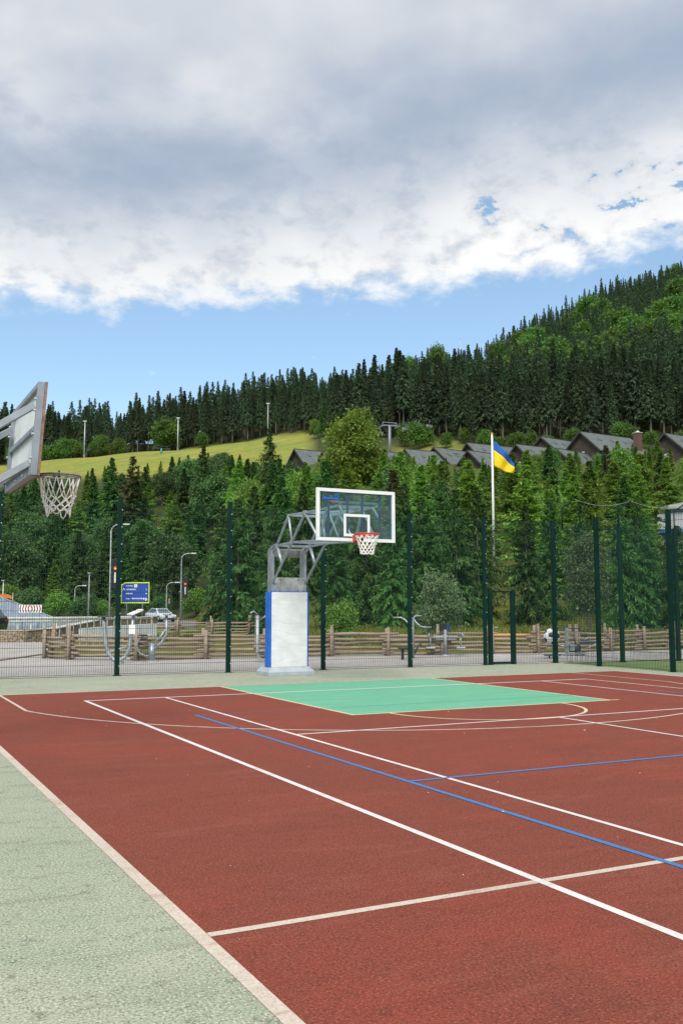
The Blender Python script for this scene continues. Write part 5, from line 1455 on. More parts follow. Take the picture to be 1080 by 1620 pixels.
def banner(px, w, y0, y1, wpx, label, side=1):
    g = g0(px, w); g.z = float(H(g.x, g.y)) - 0.06
    cxp = px + side * (wpx / 2 + 2.2)
    c = sw(cxp, w) - sw(px, w); wd = wpx / FPX * w; zt, zb = zy(y0, w) - g.z, zy(y1, w) - g.z
    t = thing('lamp_banner', label, 'banner', tuple(g), FACE)
    mb = MB(); mb.box((c, 0, (zt + zb) / 2), (wd, 0.025, zt - zb)); mb.build('cloth', 'black_cloth', t)
    for z in (zt + 0.02, zb - 0.02):
        mb = MB(); mb.bar((0, 0, z), (c + wd / 2, 0, z), 0.03, 0.03); mb.build('bracket', 'dark_steel', t)
    zc = zt - (zt - zb) * 0.30; r = wd * 0.24
    mb = MB(); pts = [(c + r * math.sin(a), zc + r * math.cos(a) * 0.9) for a in np.linspace(math.pi * 0.5, -math.pi * 0.5, 10)] + [(c - r * 0.5, zc + r * 0.1), (c, zc + r * 0.35), (c + r * 0.5, zc + r * 0.05)]
    mb.prism(pts, 'y', -0.020, -0.015); mb.build('emblem', 'flame_red', t)
    mb = MB(); pts = [(c - r, zc - r * 0.05), (c - r * 0.35, zc + r * 0.05), (c, zc + r * 0.3), (c + r * 0.4, zc - 0.0), (c + r, zc - r * 0.1)] + [(c + r * 0.9 * math.cos(a), zc - r * 1.1 * math.sin(a)) for a in np.linspace(0.3, math.pi - 0.3, 7)]
    mb.prism(pts, 'y', -0.024, -0.021); mb.build('emblem', 'flame_yellow', t)
    hh = (zt - zb) * 0.36; z = zt - (zt - zb) * 0.46
    for k in range(8):
        mb = MB(); mb.box((c, -0.018, z - hh * (k + 0.5) / 8), (wd * 0.24, 0.006, hh / 8 * 0.72)); mb.build('lettering', 'white_sign', t)
lamp(173, 92, 830, 'tall curved street lamp with a black banner left of the blue road sign', 1.25)
banner(173, 92, 885, 930, 11.5, 'black banner with red and yellow emblem on the tall lamp left of the blue sign')
lamp(286, 108, 876, 'curved street lamp with a black banner just right of the silver car', 1.15)
banner(286, 108, 914, 946, 8.5, 'black banner with red emblem on the lamp right of the silver car')
lamp(263, 116.5, 922, 'short looking far street lamp directly behind the silver car', 1.1)
banner(263, 116.5, 944, 957, 4.5, 'tiny black banner on the far lamp behind the silver car')
lamp(140, 117, 907, 'slender straight lamp post among the roadside shrubs', straight=True)
lamp(118, 121, 927, 'small far street lamp half hidden by the roadside shrubs', 0.9)
lamp(4, 110, 919, 'small grey lamp post at the left edge above the sheet wall', straight=True)

# ------------------------------------------------------------------ cars
def car(label, paint, loc, rz, suv=False, glass='car_glass'):
    t = thing('parked_car' if suv else 'car', label, 'car', loc, rz)
    Ln, Wd, Ht = (4.7, 1.86, 1.68) if suv else (4.6, 1.80, 1.44)
    hw = Wd / 2; k = Ht / 1.44
    # lower body: loft of cross sections along the length (y), front at -y
    st = [(-2.28, 0.42, 0.62, 0.70), (-2.18, 0.30, 0.72, 0.88), (-1.7, 0.22, 0.82, 0.97), (-1.0, 0.20, 0.92, 1.0), (0.0, 0.20, 0.95, 1.0), (1.2, 0.20, 0.98, 1.0), (1.9, 0.24, 0.98, 0.97), (2.22, 0.34, 0.94, 0.88), (2.30, 0.48, 0.84, 0.80)]
    mb = MB(); rings = []; mb.smooth = True
    for y, zb, zt, f in st:
        zt *= k; w_ = hw * f
        rings.append([(-w_ * 0.92, y, zb), (-w_, y, (zb + zt) * 0.5), (-w_ * 0.97, y, zt - 0.06), (-w_ * 0.86, y, zt), (w_ * 0.86, y, zt), (w_ * 0.97, y, zt - 0.06), (w_, y, (zb + zt) * 0.5), (w_ * 0.92, y, zb)])
    vs = [p for r in rings for p in r]; fs = []
    for i in range(len(rings) - 1):
        for j in range(8): fs.append((i * 8 + j, i * 8 + (j + 1) % 8, (i + 1) * 8 + (j + 1) % 8, (i + 1) * 8 + j))
    fs += [tuple(range(8)), tuple(range((len(rings) - 1) * 8, len(rings) * 8))]
    mb.add(vs, fs); mb.smooth = False
    body = mb.build('body', paint, t)
    # cabin
    zb = 0.90 * k; zr = Ht; yb0, yb1, yt0, yt1 = -1.05, 1.75 if not suv else 2.1, -0.30, 1.05 if not suv else 1.7
    wb, wt = hw * 0.90, hw * 0.70
    C_ = [(-wb, yb0, zb), (wb, yb0, zb), (wb, yb1, zb), (-wb, yb1, zb), (-wt, yt0, zr), (wt, yt0, zr), (wt, yt1, zr), (-wt, yt1, zr)]
    mb = MB(); mb.hexa(C_); mb.build('cabin', paint, body, 0.05)
    def pane(a, b, c, d, name, off):
        P = [Vector(C_[i]) for i in (a, b, c, d)]
        n = (P[1] - P[0]).cross(P[3] - P[0]).normalized(); cc = sum(P, Vector()) / 4
        if n.dot(cc - Vector((0, 0.4, zb))) < 0: n = -n
        Q = [cc + (p - cc) * 0.84 + n * 0.012 for p in P]; Q2 = [q - n * 0.02 for q in Q]
        mb = MB(); mb.hexa(Q2 + Q); mb.build(name, glass, t)
    pane(0, 1, 5, 4, 'windscreen', 0); pane(1, 2, 6, 5, 'side_window', 0); pane(2, 3, 7, 6, 'rear_window', 0); pane(3, 0, 4, 7, 'side_window', 0)
    for x in (-hw + 0.10, hw - 0.10):
        for y in (-1.40, 1.38):
            mb = MB(); mb.lathe([(0.20, -0.11), (0.31, -0.11), (0.335, -0.08), (0.335, 0.08), (0.31, 0.11), (0.20, 0.11)], (x, y, 0.335), 20, 'x'); wo = mb.build('wheel', 'tyre', t)
            mb = MB(); mb.lathe([(0.05, -0.118), (0.20, -0.112), (0.20, 0.112), (0.05, 0.118)], (x, y, 0.335), 12, 'x'); mb.build('rim', 'rim_alloy', wo)
    for x in (-0.62, 0.62):
        mb = MB(); mb.hexa([(x - 0.20, -2.25, 0.58 * k), (x + 0.20, -2.25, 0.58 * k), (x + 0.20, -2.1, 0.58 * k), (x - 0.20, -2.1, 0.58 * k), (x - 0.17, -2.20, 0.72 * k), (x + 0.17, -2.20, 0.72 * k), (x + 0.17, -2.05, 0.74 * k), (x - 0.17, -2.05, 0.74 * k)]); mb.build('headlight', 'lens', t)
        mb = MB(); mb.box((x * 1.45, -0.72, 0.98 * k), (0.20, 0.12, 0.13)); mb.build('mirror', paint, t, 0.03)
        mb = MB(); mb.box((x, 2.27, 0.74 * k), (0.32, 0.10, 0.14)); mb.build('tail_light', 'maroon_sign', t, 0.01)
    mb = MB(); mb.box((0, -2.27, 0.40), (1.1, 0.06, 0.14)); mb.build('grille', 'dark_steel', t, 0.01)
    mb = MB(); mb.box((0, -2.305, 0.50), (0.5, 0.02, 0.11)); mb.build('number_plate', 'white_sign', t)
    return t
gc_ = g0(254, 104); car('silver hatchback driving on the road in front of the wooded slope', 'car_silver', (gc_.x, gc_.y, -0.016), FACE + 0.62)
gc_ = g0(-60, 51.5); car('dark car cut off by the left edge beside the guard rail', 'car_black', (gc_.x, gc_.y, -0.016), FACE + 1.35 + math.pi, True)

# ------------------------------------------------------------------ outdoor fitness machines
def base_plate(mb, x=0, y=0): mb.lathe([(0.16, 0.0), (0.16, 0.012), (0.13, 0.03)], (x, y, 0), 18)
FIT = 'fitness machines on the paving'
def fit(px, py, label, rz=FACE):
    p = gp(px, py); return thing('fitness_machine', label, 'fitness machine', (p.x, p.y, -0.012), rz)
# 1 u-shaped stand with two seats
t = fit(186, 1049, 'grey U shaped fitness machine with two plates left of the first posts')
s_ = 29.0 / FPX
def u(px): return (px - 186) * s_
mb = MB(); pts = [(u(163.5), 0, 1.30)]
pts += [(u(165), 0, 1.05), (u(168), 0, 0.55), (u(172), 0, 0.28), (u(180), 0, 0.10), (0, 0, 0.06), (u(190), 0, 0.09), (u(198), 0, 0.20), (u(203), 0, 0.42), (u(206), 0, 0.9), (u(208.5), 0, 1.36)]
mb.tube(pts, 0.055, 10); mb.build('frame', 'galv', t)
mb = MB(); mb.bar((u(157), 0, 1.31), (u(178), 0, 1.31), 0.34, 0.035); mb.build('footplate', 'dark_steel', t, 0.008)
mb = MB(); mb.bar((u(203), -0.1, 1.36), (u(218), 0.1, 1.50), 0.34, 0.05); mb.build('seat', 'white_sign', t, 0.012)
mb = MB(); mb.bar((u(172), 0, 0.32), (u(200), 0, 0.48), 0.05, 0.05); mb.build('brace', 'galv', t)
mb = MB(); mb.box((0, 0, 0.02), (0.3, 0.3, 0.04)); mb.build('base_plate', 'galv_dull', t, 0.006)
mb = MB(); mb.box((u(207), -0.065, 0.95), (0.18, 0.02, 0.26)); mb.build('sign_plate', 'white_sign', t, 0.004)
# 2 rower like machine
t = fit(240, 1046, 'grey sit-and-ride fitness machine with a round frame beside the log fence')
s_ = 30.0 / FPX
def u(px): return (px - 240) * s_
mb = MB(); mb.tube([(0, 0, 0), (0, 0, 0.52)], 0.09, 12); mb.build('post', 'galv', t)
mb = MB(); base_plate(mb); mb.build('base_plate', 'galv_dull', t)
mb = MB(); pts = [(u(233) + 0.30 * math.cos(a), 0, 0.46 + 0.30 * math.sin(a)) for a in np.linspace(math.pi * 0.35, math.pi * 1.75, 16)]; mb.tube(pts, 0.028, 8); mb.build('hoop_frame', 'galv', t)
mb = MB(); mb.tube([(0, 0, 0.30), (u(254), 0, 0.55), (u(261), 0, 0.78), (u(260.5), 0, 1.34)], 0.04, 8); mb.build('handle_post', 'galv', t)
mb = MB(); mb.bar((u(256), 0, 1.36), (u(266), 0, 1.36), 0.32, 0.05); mb.build('seat', 'galv_dull', t, 0.01)
mb = MB(); mb.tube([(0, 0, 0.5), (u(252), 0, 0.70), (u(259), 0, 0.92)], 0.03, 8); mb.build('link_bar', 'galv', t)
mb = MB(); mb.bar((u(221), 0, 0.76), (u(233), 0, 0.76), 0.30, 0.04); mb.build('footplate', 'dark_steel', t, 0.008)
# 3 two-post machine left of the padded mast
t = fit(412, 1048, 'grey two post stepping machine just left of the padded mast')
s_ = 28.5 / FPX
def u(px): return (px - 412) * s_
mb = MB(); pts = [(u(407), 0, 1.34), (u(407), 0, 0.30), (u(409), 0, 0.16), (u(413), 0, 0.10), (u(420), 0, 0.12), (u(424), 0, 0.22), (u(424.5), 0, 0.4), (u(424.5), 0, 1.30)]; mb.tube(pts, 0.05, 10); mb.build('frame', 'galv', t)
mb = MB(); mb.tube([(u(396), -0.1, 1.40), (u(401), 0, 1.46), (u(407), 0, 1.36)], 0.022, 8); mb.tube([(u(411), 0, 1.22), (u(424), 0, 1.38)], 0.022, 8); mb.build('handlebar', 'galv', t)
mb = MB(); mb.tube([(u(404), 0.06, 1.34), (u(404), 0.06, 1.30), (u(404), 0.06, 0.5), (u(405), 0.06, 0.4)], 0.018, 8); mb.build('link_bar', 'galv_dull', t)
mb = MB(); mb.box((u(413), 0, 0.06), (0.22, 0.22, 0.16)); mb.build('base_plate', 'galv_dull', t, 0.008)
mb = MB(); mb.bar((u(412), 0, 0.24), (u(420), 0, 0.24), 0.4, 0.03); mb.build('footplate', 'dark_steel', t, 0.005)
# 4 tall post with wing handles
t = fit(652, 1043, 'tall grey fitness post with two wing shaped handlebars beside the fence post')
s_ = 28.3 / FPX
def u(px): return (px - 652) * s_
mb = MB(); mb.tube([(0, 0, 0), (0, 0, 1.22)], 0.062, 12); mb.build('post', 'galv_blue', t)
mb = MB(); base_plate(mb); mb.build('base_plate', 'galv_dull', t)
mb = MB(); mb.lathe([(0.07, 1.222), (0.06, 1.25), (0.02, 1.265)], (0, 0, 0), 14); mb.build('cap', 'galv', t)
mb = MB(); mb.tube([(u(621), 0, 1.26), (u(634), 0, 1.26), (u(640), -0.05, 1.20), (u(645), -0.1, 1.10), (u(651), -0.05, 1.12)], 0.024, 8); mb.build('handlebar', 'galv', t)
mb = MB(); mb.tube([(u(669), 0.1, 1.31), (u(658), 0.1, 1.31), (u(654), 0, 1.24), (u(658), -0.05, 1.12), (u(665), -0.1, 1.00), (u(672), -0.1, 0.97), (u(683), -0.1, 0.97)], 0.024, 8); mb.build('handlebar', 'galv', t)
mb = MB(); mb.bar((u(632), -0.1, 0.34), (u(645), 0, 0.34), 0.34, 0.05); mb.build('seat', 'dark_steel', t, 0.01)
mb = MB(); mb.tube([(u(636), -0.05, 0.32), (u(636), -0.05, 0.0)], 0.04, 8); mb.build('seat_post', 'dark_steel', t)
mb = MB(); mb.tube([(u(656), 0, 0.18), (u(662), 0, 0.42), (u(666), 0, 0.50), (u(666), 0, 0.40)], 0.025, 8); mb.build('foot_lever', 'dark_steel', t)
# 5 twister with hanging pedals
t = fit(704.5, 1036.5, 'grey fitness post with black panel and two hanging footplates in front of the pale tree')
s_ = 31.0 / FPX
def u(px): return (px - 704.5) * s_
mb = MB(); mb.tube([(0, 0, 0), (0, 0, 0.84)], 0.055, 12); mb.build('post', 'galv_blue', t)
mb = MB(); base_plate(mb); mb.build('base_plate', 'galv', t)
mb = MB(); mb.box((u(702.5), 0.03, 0.92), (0.32, 0.06, 0.24)); mb.build('panel', 'black_cloth', t, 0.01)
mb = MB(); mb.box((u(709), -0.02, 0.92), (0.10, 0.03, 0.22)); mb.build('panel_side', 'navy_steel', t, 0.005)
mb = MB(); mb.bar((u(678), 0, 0.62), (u(733), 0, 0.62), 0.06, 0.06); mb.build('crossbar', 'galv_dull', t)
mb = MB(); mb.bar((u(690), 0.06, 0.53), (u(722), 0.06, 0.53), 0.05, 0.05); mb.build('lower_bar', 'galv', t)
for a in (680.5, 729):
    mb = MB(); mb.tube([(u(a), 0, 0.62), (u(a), 0, 0.28)], 0.02, 8); mb.build('hanger', 'galv', t)
    mb = MB(); mb.box((u(a), 0, 0.25), (0.30, 0.26, 0.06)); mb.build('footplate', 'galv', t, 0.015)
for a in (-1, 1):
    mb = MB(); mb.tube([(u(704.5 + a * 20), -0.05, 0.66), (u(704.5 + a * 26), -0.12, 0.72), (u(704.5 + a * 29), -0.2, 0.62)], 0.02, 8); mb.build('handlebar', 'galv', t)
# 6 exercise bike group
t = fit(897, 1037, 'grey framed exercise bike machine with blue grey bars right of the big football')
s_ = 30.5 / FPX
def u(px): return (px - 897) * s_
mb = MB(); mb.box((0, 0, 0.45), (0.10, 0.08, 0.90)); mb.build('post', 'galv_blue', t, 0.006)
mb = MB(); mb.bar((u(886), 0, 0.04), (u(925), 0, 0.04), 0.10, 0.06); mb.build('base_bar', 'galv', t, 0.006)
mb = MB(); mb.bar((u(882), 0.02, 0.90), (u(918), 0.02, 0.88), 0.03, 0.03); mb.build('top_bar', 'navy_steel', t)
mb = MB(); mb.box((u(904.5), 0, 0.26), (0.17, 0.16, 0.20)); mb.build('gear_box', 'galv_blue', t, 0.02)
mb = MB(); mb.lathe([(0.02, -0.03), (0.15, -0.03), (0.15, 0.03), (0.02, 0.03)], (u(912), 0, 0.24), 18, 'y'); mb.build('crank_wheel', 'dark_steel', t)
mb = MB(); mb.tube([(u(907), 0, 0.70), (u(913), 0, 0.26), (u(918), 0, 0.32)], 0.028, 8); mb.build('frame', 'dark_steel', t)
mb = MB(); mb.tube([(u(917.5), 0, 0.76), (u(917.5), 0, 0.06)], 0.022, 8); mb.build('seat_post', 'galv_blue', t)
mb = MB(); mb.bar((u(917), 0, 0.42), (u(945), 0, 0.44), 0.26, 0.05); mb.build('seat', 'navy_steel', t, 0.012)
mb = MB(); mb.tube([(u(924), 0.1, 0.46), (u(930), 0.1, 0.55), (u(935), 0.1, 0.60)], 0.018, 8); mb.build('handlebar', 'galv', t)
mb = MB(); mb.tube([(u(922), -0.1, 0.22), (u(935), -0.1, 0.30), (u(952), -0.1, 0.50), (u(958), -0.1, 0.56)], 0.02, 8); mb.build('handlebar', 'galv', t)
for a in (912, 922):
    mb = MB(); mb.box((u(a), -0.14, 0.12), (0.13, 0.10, 0.03)); mb.build('pedal', 'dark_steel', t, 0.005)
mb = MB(); mb.tube([(u(885), 0, 0.34), (u(897), 0, 0.30)], 0.02, 8); mb.build('link_bar', 'galv', t)
# 7 big football on a stand
p = gp(873, 1041); t = thing('football_stand', 'large white football with black patches on a low stand behind the mesh fence', 'ball', (p.x, p.y, -0.012), FACE)
s_ = 29.0 / FPX; zc = zy(1009, 28.6); R = 0.255
bm = bmesh.new(); bmesh.ops.create_icosphere(bm, subdivisions=5, radius=R)
ic = bmesh.new(); bmesh.ops.create_icosphere(ic, subdivisions=1, radius=1.0); rotm = Matrix.Rotation(0.55, 3, 'Z') @ Matrix.Rotation(0.35, 3, 'X')
IV = [rotm @ v.co.normalized() for v in ic.verts]; ic.free()
for f in bm.faces:
    c = f.calc_center_median().normalized(); f.smooth = True
    v = max(IV, key=lambda q: q.dot(c)); k = v.dot(c); ok = True
    for q in IV:
        if 0.3 < q.dot(v) < 0.6:
            tt = -(q - v * q.dot(v)).normalized()
            if c.dot(tt) > 0.30 * k: ok = False; break
    f.material_index = 1 if ok else 0
me = bpy.data.meshes.new('ball'); bm.to_mesh(me); bm.free(); me.materials.append(M['ball_white']); me.materials.append(M['ball_black'])
bo = link(bpy.data.objects.new('ball', me), t); bo.location = (0, 0, zc)
mb = MB(); mb.tube([(0.05, 0.02, 0), (0.05, 0.02, zc - R + 0.02)], 0.04, 10); mb.build('post', 'galv_blue', t)
mb = MB(); mb.bar((-0.24, 0, 0.10), (0.24, 0, 0.10), 0.3, 0.04); mb.build('footplate', 'dark_steel', t, 0.008)
mb = MB(); mb.tube([(-0.1, -0.1, 0.0), (-0.1, -0.1, 0.08)], 0.03, 8); mb.build('foot', 'dark_steel', t)

# ------------------------------------------------------------------ flagpole and flag
g = G(781, 74); fzt = zy(685, 74)
t = thing('flagpole', 'slim white flagpole standing among the green conifers', 'flagpole', (g.x, g.y, g.z - 0.1), FACE)
hp = fzt - g.z
mb = MB(); mb.tube([(0, 0, 0), (0, 0, hp * 0.5), (0, 0, hp)], [0.10, 0.085, 0.06], 10); mb.build('pole', 'white_paint', t)
mb = MB(); mb.lathe([(0.02, 0), (0.085, 0.04), (0.085, 0.08), (0.02, 0.13)], (0, 0, hp), 12); mb.build('finial', 'flame_yellow', t)
mb = MB(); mb.tube([(0.07, -0.05, hp - 0.2), (0.09, -0.05, 1.0)], 0.008, 5); mb.build('halyard', 'net_cord', t)
f_ = thing('flag', 'drooping blue and yellow flag flying from the white flagpole', 'flag', (g.x, g.y, g.z - 0.1), FACE)
def flag_half(v0, v1):
    mb = MB(); mb.smooth = True; nu, nv = 22, 9; vs = []; fs = []
    k = 74 / FPX
    for j in range(nv + 1):
        v = v0 + (v1 - v0) * j / nv
        for i in range(nu + 1):
            u_ = i / nu
            # hoist hangs straight, the fly end sags and folds back on itself
            xx = (2 + 32 * u_ ** 0.85 - 6 * v * u_ * (1 - u_)) * k
            sag = 36 * u_ ** 1.1 + (27 - 16 * u_ ** 1.3) * v
            yy = 0.22 * math.sin(u_ * 9 + v * 2.2) * u_ + 0.25 * u_ * v
            vs.append((xx + 0.05, yy, hp - (11 + sag) * k))
    n = nu + 1
    for j in range(nv):
        for i in range(nu): fs.append((j * n + i, j * n + i + 1, (j + 1) * n + i + 1, (j + 1) * n + i))
    mb.add(vs, fs); return mb
a_ = flag_half(0, 0.55).build('blue_stripe', 'flag_blue', f_); b_ = flag_half(0.55, 1.5).build('yellow_stripe', 'flag_yellow', f_)
for o in (a_, b_):
    m_ = o.modifiers.new('thickness', 'SOLIDIFY'); m_.thickness = 0.012

# ------------------------------------------------------------------ chalets
def chalet(px, w, yap, label, ang=55, W=8.6, L=13.0, rise=3.3, wall=2.4, windows=1, chimney=False):
    x, y = plan(sw(px, w, zy(yap, w) - CAM.z), w); zap = zy(yap, w)
    base = zap - rise - wall
    t = thing('chalet', label, 'house', (x, y, base), FACE - math.radians(ang))
    hw = W / 2; rise *= 1.15; base = zap - rise - wall; t.location.z = base
    mb = MB(); mb.prism([(-hw, -2.5), (hw, -2.5), (hw, wall), (0, wall + rise - 0.08), (-hw, wall)], 'y', 0.0, L); mb.build('wall', 'chalet_wood', t)
    ov = 0.7; th = 0.2; sl_ = math.hypot(hw, rise); ux, uz = hw / sl_, rise / sl_
    for sg in (-1, 1):
        e = sl_ + 0.9
        prof = [(0, wall + rise + 0.02), (sg * ux * e, wall + rise + 0.02 - uz * e), (sg * ux * e, wall + rise + 0.02 - uz * e + th), (0, wall + rise + th * 1.15)]
        mb = MB(); mb.prism(prof, 'y', -ov, L + ov); ro = mb.build('roof', 'roof_slate', t)
        for i in range(3):
            mb = MB(); s1 = sl_ * 0.42; yy = L * (0.22 + 0.27 * i)
            c = Vector((sg * ux * s1, yy, wall + rise + th * 1.15 - uz * s1 + 0.06)); d = Vector((sg * ux, 0, -uz)) * 0.42
            mb.bar(c - d, c + d, 0.75, 0.10, (0, 0, 1)); mb.build('skylight', 'skylight', ro)
        mb = MB(); q0 = Vector((0, -ov - 0.03, wall + rise + 0.02 + th * 0.45)); q1 = Vector((sg * ux * e, -ov - 0.03, wall + rise + 0.02 - uz * e + th * 0.45)); mb.bar(q0, q1, 0.05, 0.30); mb.build('bargeboard', 'fascia', t)
    mb = MB(); mb.bar((0, -ov, wall + rise + th * 1.2), (0, L + ov, wall + rise + th * 1.2), 0.25, 0.08); mb.build('ridge_cap', 'fascia', t)
    for i in range(windows):
        xx = 0 if windows == 1 else (-1.4 if i == 0 else 1.4); zz = wall - 0.7
        mb = MB(); mb.box((xx, -0.03, zz), (1.1, 0.08, 1.3)); fo = mb.build('window', 'white_paint', t)
        mb = MB(); mb.box((xx, -0.08, zz), (0.9, 0.03, 1.1)); mb.build('pane', 'pane', fo)
    for i in range(2):
        mb = MB(); mb.box((hw + 0.03, L * (0.3 + 0.4 * i), wall - 1.0), (0.08, 1.2, 1.2)); fo = mb.build('window', 'white_paint', t)
        mb = MB(); mb.box((hw + 0.08, L * (0.3 + 0.4 * i), wall - 1.0), (0.03, 1.0, 1.0)); mb.build('pane', 'pane', fo)
    if chimney:
        mb = MB(); mb.box((hw * 0.75, L * 0.92, wall + rise * 0.6), (1.25, 1.25, 4.2)); co = mb.build('chimney', 'brick', t, 0.02)
        mb = MB(); mb.box((hw * 0.75, L * 0.92, wall + rise * 0.6 + 2.16), (1.5, 1.5, 0.12)); mb.build('chimney_cap', 'kerb', co); mb = MB(); mb.lathe([(0.5, 0), (0.55, 0.15), (0.1, 0.42)], (hw * 0.75, L * 0.92, wall + rise * 0.6 + 2.22), 12); mb.build('cowl', 'bolt', co)
    return t
chalet(469.6, 196, 712.0, 'brown chalet with grey roof standing alone at the edge of the yellow meadow', 58, 7.6, 9.0, 2.9, 2.6)
chalet(566, 206, 712.5, 'chalet roof half hidden behind the large yellow green tree', 62, 8.0, 11.0, 3.0, 2.4)
chalet(644.4, 190, 712.0, 'chalet with long grey roof right of the chairlift pylon', 60, 8.4, 12.0, 3.2, 2.2)
chalet(689, 194, 709.0, 'chalet with broad grey roof side between two other chalets left of the flag', 50, 9.0, 9.0, 3.4, 2.4)
chalet(742, 204, 702.0, 'taller rear chalet of the overlapping pair left of the flagpole', 60, 8.4, 12.0, 3.2, 2.6)
chalet(743, 184, 714.5, 'smaller front chalet of the overlapping pair left of the flagpole', 52, 7.6, 9.0, 2.8, 2.4)
chalet(819.6, 190, 704.5, 'brown gabled chalet directly right of the flag', 58, 7.6, 10.0, 2.9, 2.4)
chalet(858, 206, 692.5, 'chalet with high ridge set back between two gables right of the flag', 52, 8.4, 10.0, 3.0, 2.8)
chalet(882, 184, 711.0, 'low front chalet showing mostly its grey roof plane', 48, 8.0, 9.0, 3.0, 2.2)
chalet(920, 192, 684.5, 'largest chalet with wide dark gable and brick chimney', 58, 9.4, 13.5, 3.4, 3.0, 1, True)
chalet(1053.6, 190, 687.0, 'rightmost chalet with grey roof running out of the picture', 55, 9.0, 13.0, 3.4, 3.0)

# white house at the right edge
g = G(1066, 76); W_ = 76.0
t = thing('white_house', 'white walled house with grey hipped roof partly hidden by conifers at the right edge', 'house', (g.x, g.y, 0), FACE - 0.35)
za, ze, zb = zy(788, W_), zy(806, W_), g.z - 0.5
def hx(px): return sw(px, W_) - sw(1066, W_)
mb = MB(); x0, x1, y0, y1 = -1.15, 5.0, 0.0, 6.0
mb.box(((x0 + x1) / 2, (y0 + y1) / 2, (ze + zb) / 2), (x1 - x0, y1 - y0, ze - zb)); mb.build('wall', 'bldg_white', t)
o_ = 0.35; mb = MB()
P_ = [(x0 - o_, y0 - o_, ze), (x1 + o_, y0 - o_, ze), (x1 + o_, y1 + o_, ze), (x0 - o_, y1 + o_, ze), (x0 + 2.2, (y0 + y1) / 2, za), (x1 - 2.2, (y0 + y1) / 2, za)]
P2 = [(x, y, z + 0.10) for x, y, z in P_[:4]] 
mb.add(P_[:4] + P2 + [(P_[4][0], P_[4][1], za), (P_[5][0], P_[5][1], za)], [(0, 1, 2, 3), (0, 4, 5, 1), (1, 5, 6, 2), (2, 6, 7, 3), (3, 7, 4, 0), (4, 8, 9, 5), (5, 9, 6), (6, 9, 8, 7), (7, 8, 4)]); mb.build('roof', 'bldg_roof', t)
mb = MB(); mb.box((1.6, -0.05, ze - 1.1), (1.6, 0.10, 0.9)); fo = mb.build('window', 'white_paint', t); mb = MB(); mb.box((1.6, -0.11, ze - 1.1), (1.4, 0.03, 0.7)); mb.build('pane', 'pane', fo)
mb = MB(); mb.bar((x0, -0.35, ze - 1.75), (x1, -0.35, ze - 1.75), 0.6, 0.30); mb.build('awning', 'blue_plastic', t)
mb = MB(); mb.box((-1.22, 2.0, ze - 0.9), (0.10, 1.0, 1.0)); fo = mb.build('window', 'white_paint', t); mb = MB(); mb.box((-1.29, 2.0, ze - 0.9), (0.03, 0.8, 0.8)); mb.build('pane', 'pane', fo)

# ------------------------------------------------------------------ masts and chairlift
def mast(px, w, ytop, label, r=0.22):
    g = G(px, w); h = zy(ytop, w) - g.z
    t = thing('lamp_mast', label, 'mast', (g.x, g.y, g.z - 0.1), FACE)
    mb = MB(); mb.tube([(0, 0, 0), (0, 0, h)], [r, r * 0.7], 8); mb.build('pole', 'lamp_grey', t)
    mb = MB(); mb.box((0, -0.1, h + 0.05), (1.5, 0.3, 0.35)); mb.build('floodlight', 'lamp_grey', t, 0.03)
    mb = MB(); mb.box((0, 0.15, 0.8), (0.6, 0.5, 1.1)); mb.build('control_box', 'lamp_grey', t, 0.02)
mast(133, 385, 666, 'tall grey floodlight mast on the meadow nearest the left hoop', 0.26)
mast(281, 380, 661, 'tall grey floodlight mast on the meadow above the turquoise lift pylon', 0.28)
mast(423.5, 388, 638, 'tall grey floodlight mast at the top of the meadow behind the tall dark spruce', 0.22)
mast(728.5, 566, 534, 'thin mast poking above the treetops on the ridge', 0.26)
def pylon(px, w, ytop, label, mat, arm_w, rz, base_mat=None):
    g = G(px, w); h = zy(ytop, w) - g.z
    t = thing('chairlift_pylon', label, 'pylon', (g.x, g.y, g.z - 0.2), rz)
    mb = MB(); mb.tube([(0, 0, 0), (0, 0, h - 0.6)], [0.36, 0.26], 12); mb.build('pole', base_mat or mat, t)
    mb = MB(); mb.bar((-arm_w / 2, 0, h - 0.5), (arm_w / 2, 0, h - 0.5), 0.26, 0.28); mb.bar((-arm_w / 2 + 0.2, 0, h + 0.3), (arm_w / 2 - 0.2, 0, h + 0.3), 0.15, 0.15); mb.bar((-arm_w / 2 + 0.2, 0, h - 0.3), (-arm_w / 2 + 0.6, 0, h + 0.3), 0.12, 0.12); mb.bar((arm_w / 2 - 0.2, 0, h - 0.3), (arm_w / 2 - 0.6, 0, h + 0.3), 0.12, 0.12); mb.build('cross_arm', mat, t)
    for x in (-arm_w / 2, arm_w / 2):
        mb = MB(); mb.bar((x, -1.6, h - 0.85), (x, 1.6, h - 0.85), 0.22, 0.28); so = mb.build('sheave_beam', mat, t)
        for k in range(4):
            mb = MB(); mb.lathe([(0.03, -0.06), (0.22, -0.06), (0.22, 0.06), (0.03, 0.06)], (x, -1.2 + 0.8 * k, h - 0.62), 12, 'x'); mb.build('sheave', 'dark_steel', so)
    mb = MB(); mb.bar((0.45, 0, 0.5), (0.40, 0, h - 0.8), 0.04, 0.3); mb.build('ladder', mat, t)
    return Vector((g.x, g.y, g.z - 0.2 + h - 0.45))
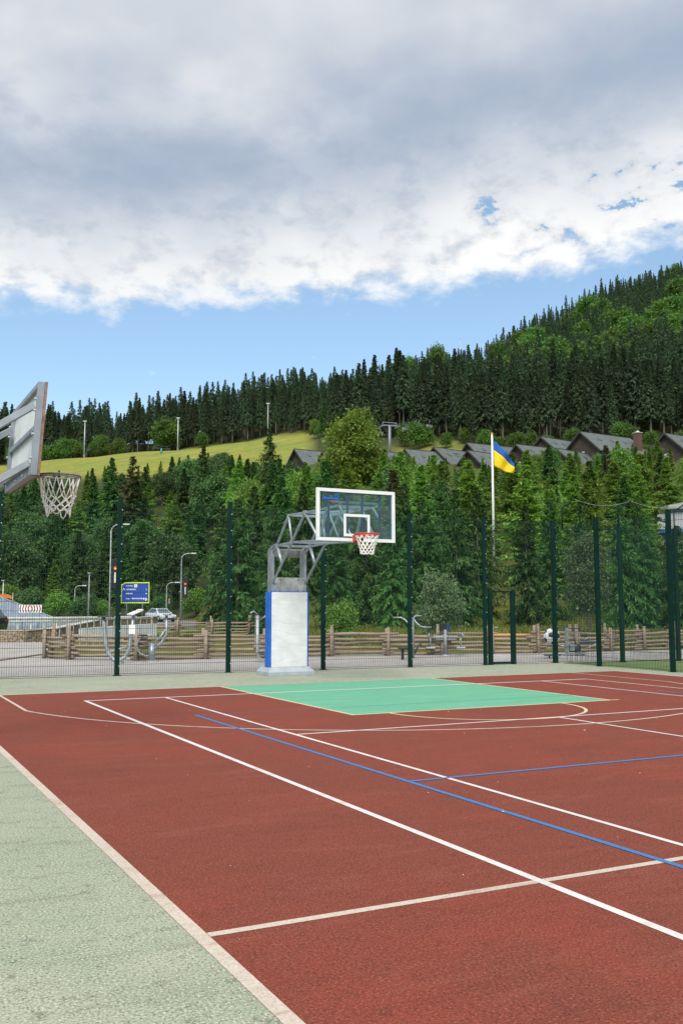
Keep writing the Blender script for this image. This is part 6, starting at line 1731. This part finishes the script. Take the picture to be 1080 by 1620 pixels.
pylon(616, 256, 669, 'pale grey chairlift pylon with a wide cross arm in front of the dark forest', 'galv_blue', 4.6, FACE + 0.35)
pylon(255, 330, 706, 'chairlift pylon head on a turquoise column rising above the bushy treetops', 'dark_steel', 5.4, FACE + 0.5, 'turquoise')
def chair(px, py, w, label):
    c = AT(px, py, w)
    t = thing('chairlift_chair', label, 'chairlift chair', tuple(c), FACE + 0.6, 'chairs hanging from the chairlift')
    mb = MB(); mb.tube([(0, 0, 2.2), (0, 0.35, 1.4), (0, 0.3, 0.5)], 0.05, 6); mb.build('hanger', 'galv', t)
    mb = MB(); mb.box((0, 0, 0.0), (2.0, 0.55, 0.12)); mb.build('seat', 'dark_steel', t, 0.02)
    mb = MB(); mb.box((0, 0.32, 0.42), (2.0, 0.08, 0.65)); mb.build('backrest', 'galv_blue', t, 0.02)
    for x in (-1, 1):
        mb = MB(); mb.tube([(x, 0.3, 0.9), (x, 0.3, 0.05), (x, -0.5, -0.35)], 0.04, 6); mb.build('side_frame', 'galv', t)
    mb = MB(); mb.tube([(-1, 0.3, 0.9), (1, 0.3, 0.9)], 0.04, 6); mb.build('top_rail', 'galv', t)
chair(602, 687, 262, 'chairlift chair just left of the pale grey pylon')
chair(642, 681, 262, 'chairlift chair first to the right of the pale grey pylon')
chair(663, 676, 264, 'chairlift chair second to the right of the pale grey pylon')
chair(680, 676.5, 266, 'chairlift chair farthest right of the pale grey pylon')
chair(516, 701, 250, 'chairlift chair hanging left of the large yellow green tree')
cb = thing('lift_cable', 'thin dark chairlift cable passing over the pale grey pylon', 'cable', tuple(AT(616, 672, 256)))
o0 = AT(616, 672, 256)
for off, pl in ((0, [(500, 690, 240), (602, 675.5, 262), (616, 672, 256), (642, 669, 262), (663, 664, 264), (680, 664.5, 266), (760, 655, 275)]), (3.8, [(500, 688, 238), (606, 674, 256), (632, 671, 258), (760, 652, 275)])):
    mb = MB(); mb.tube([AT(*q) - o0 for q in pl], 0.05, 5); mb.build('cable', 'dark_steel', cb)
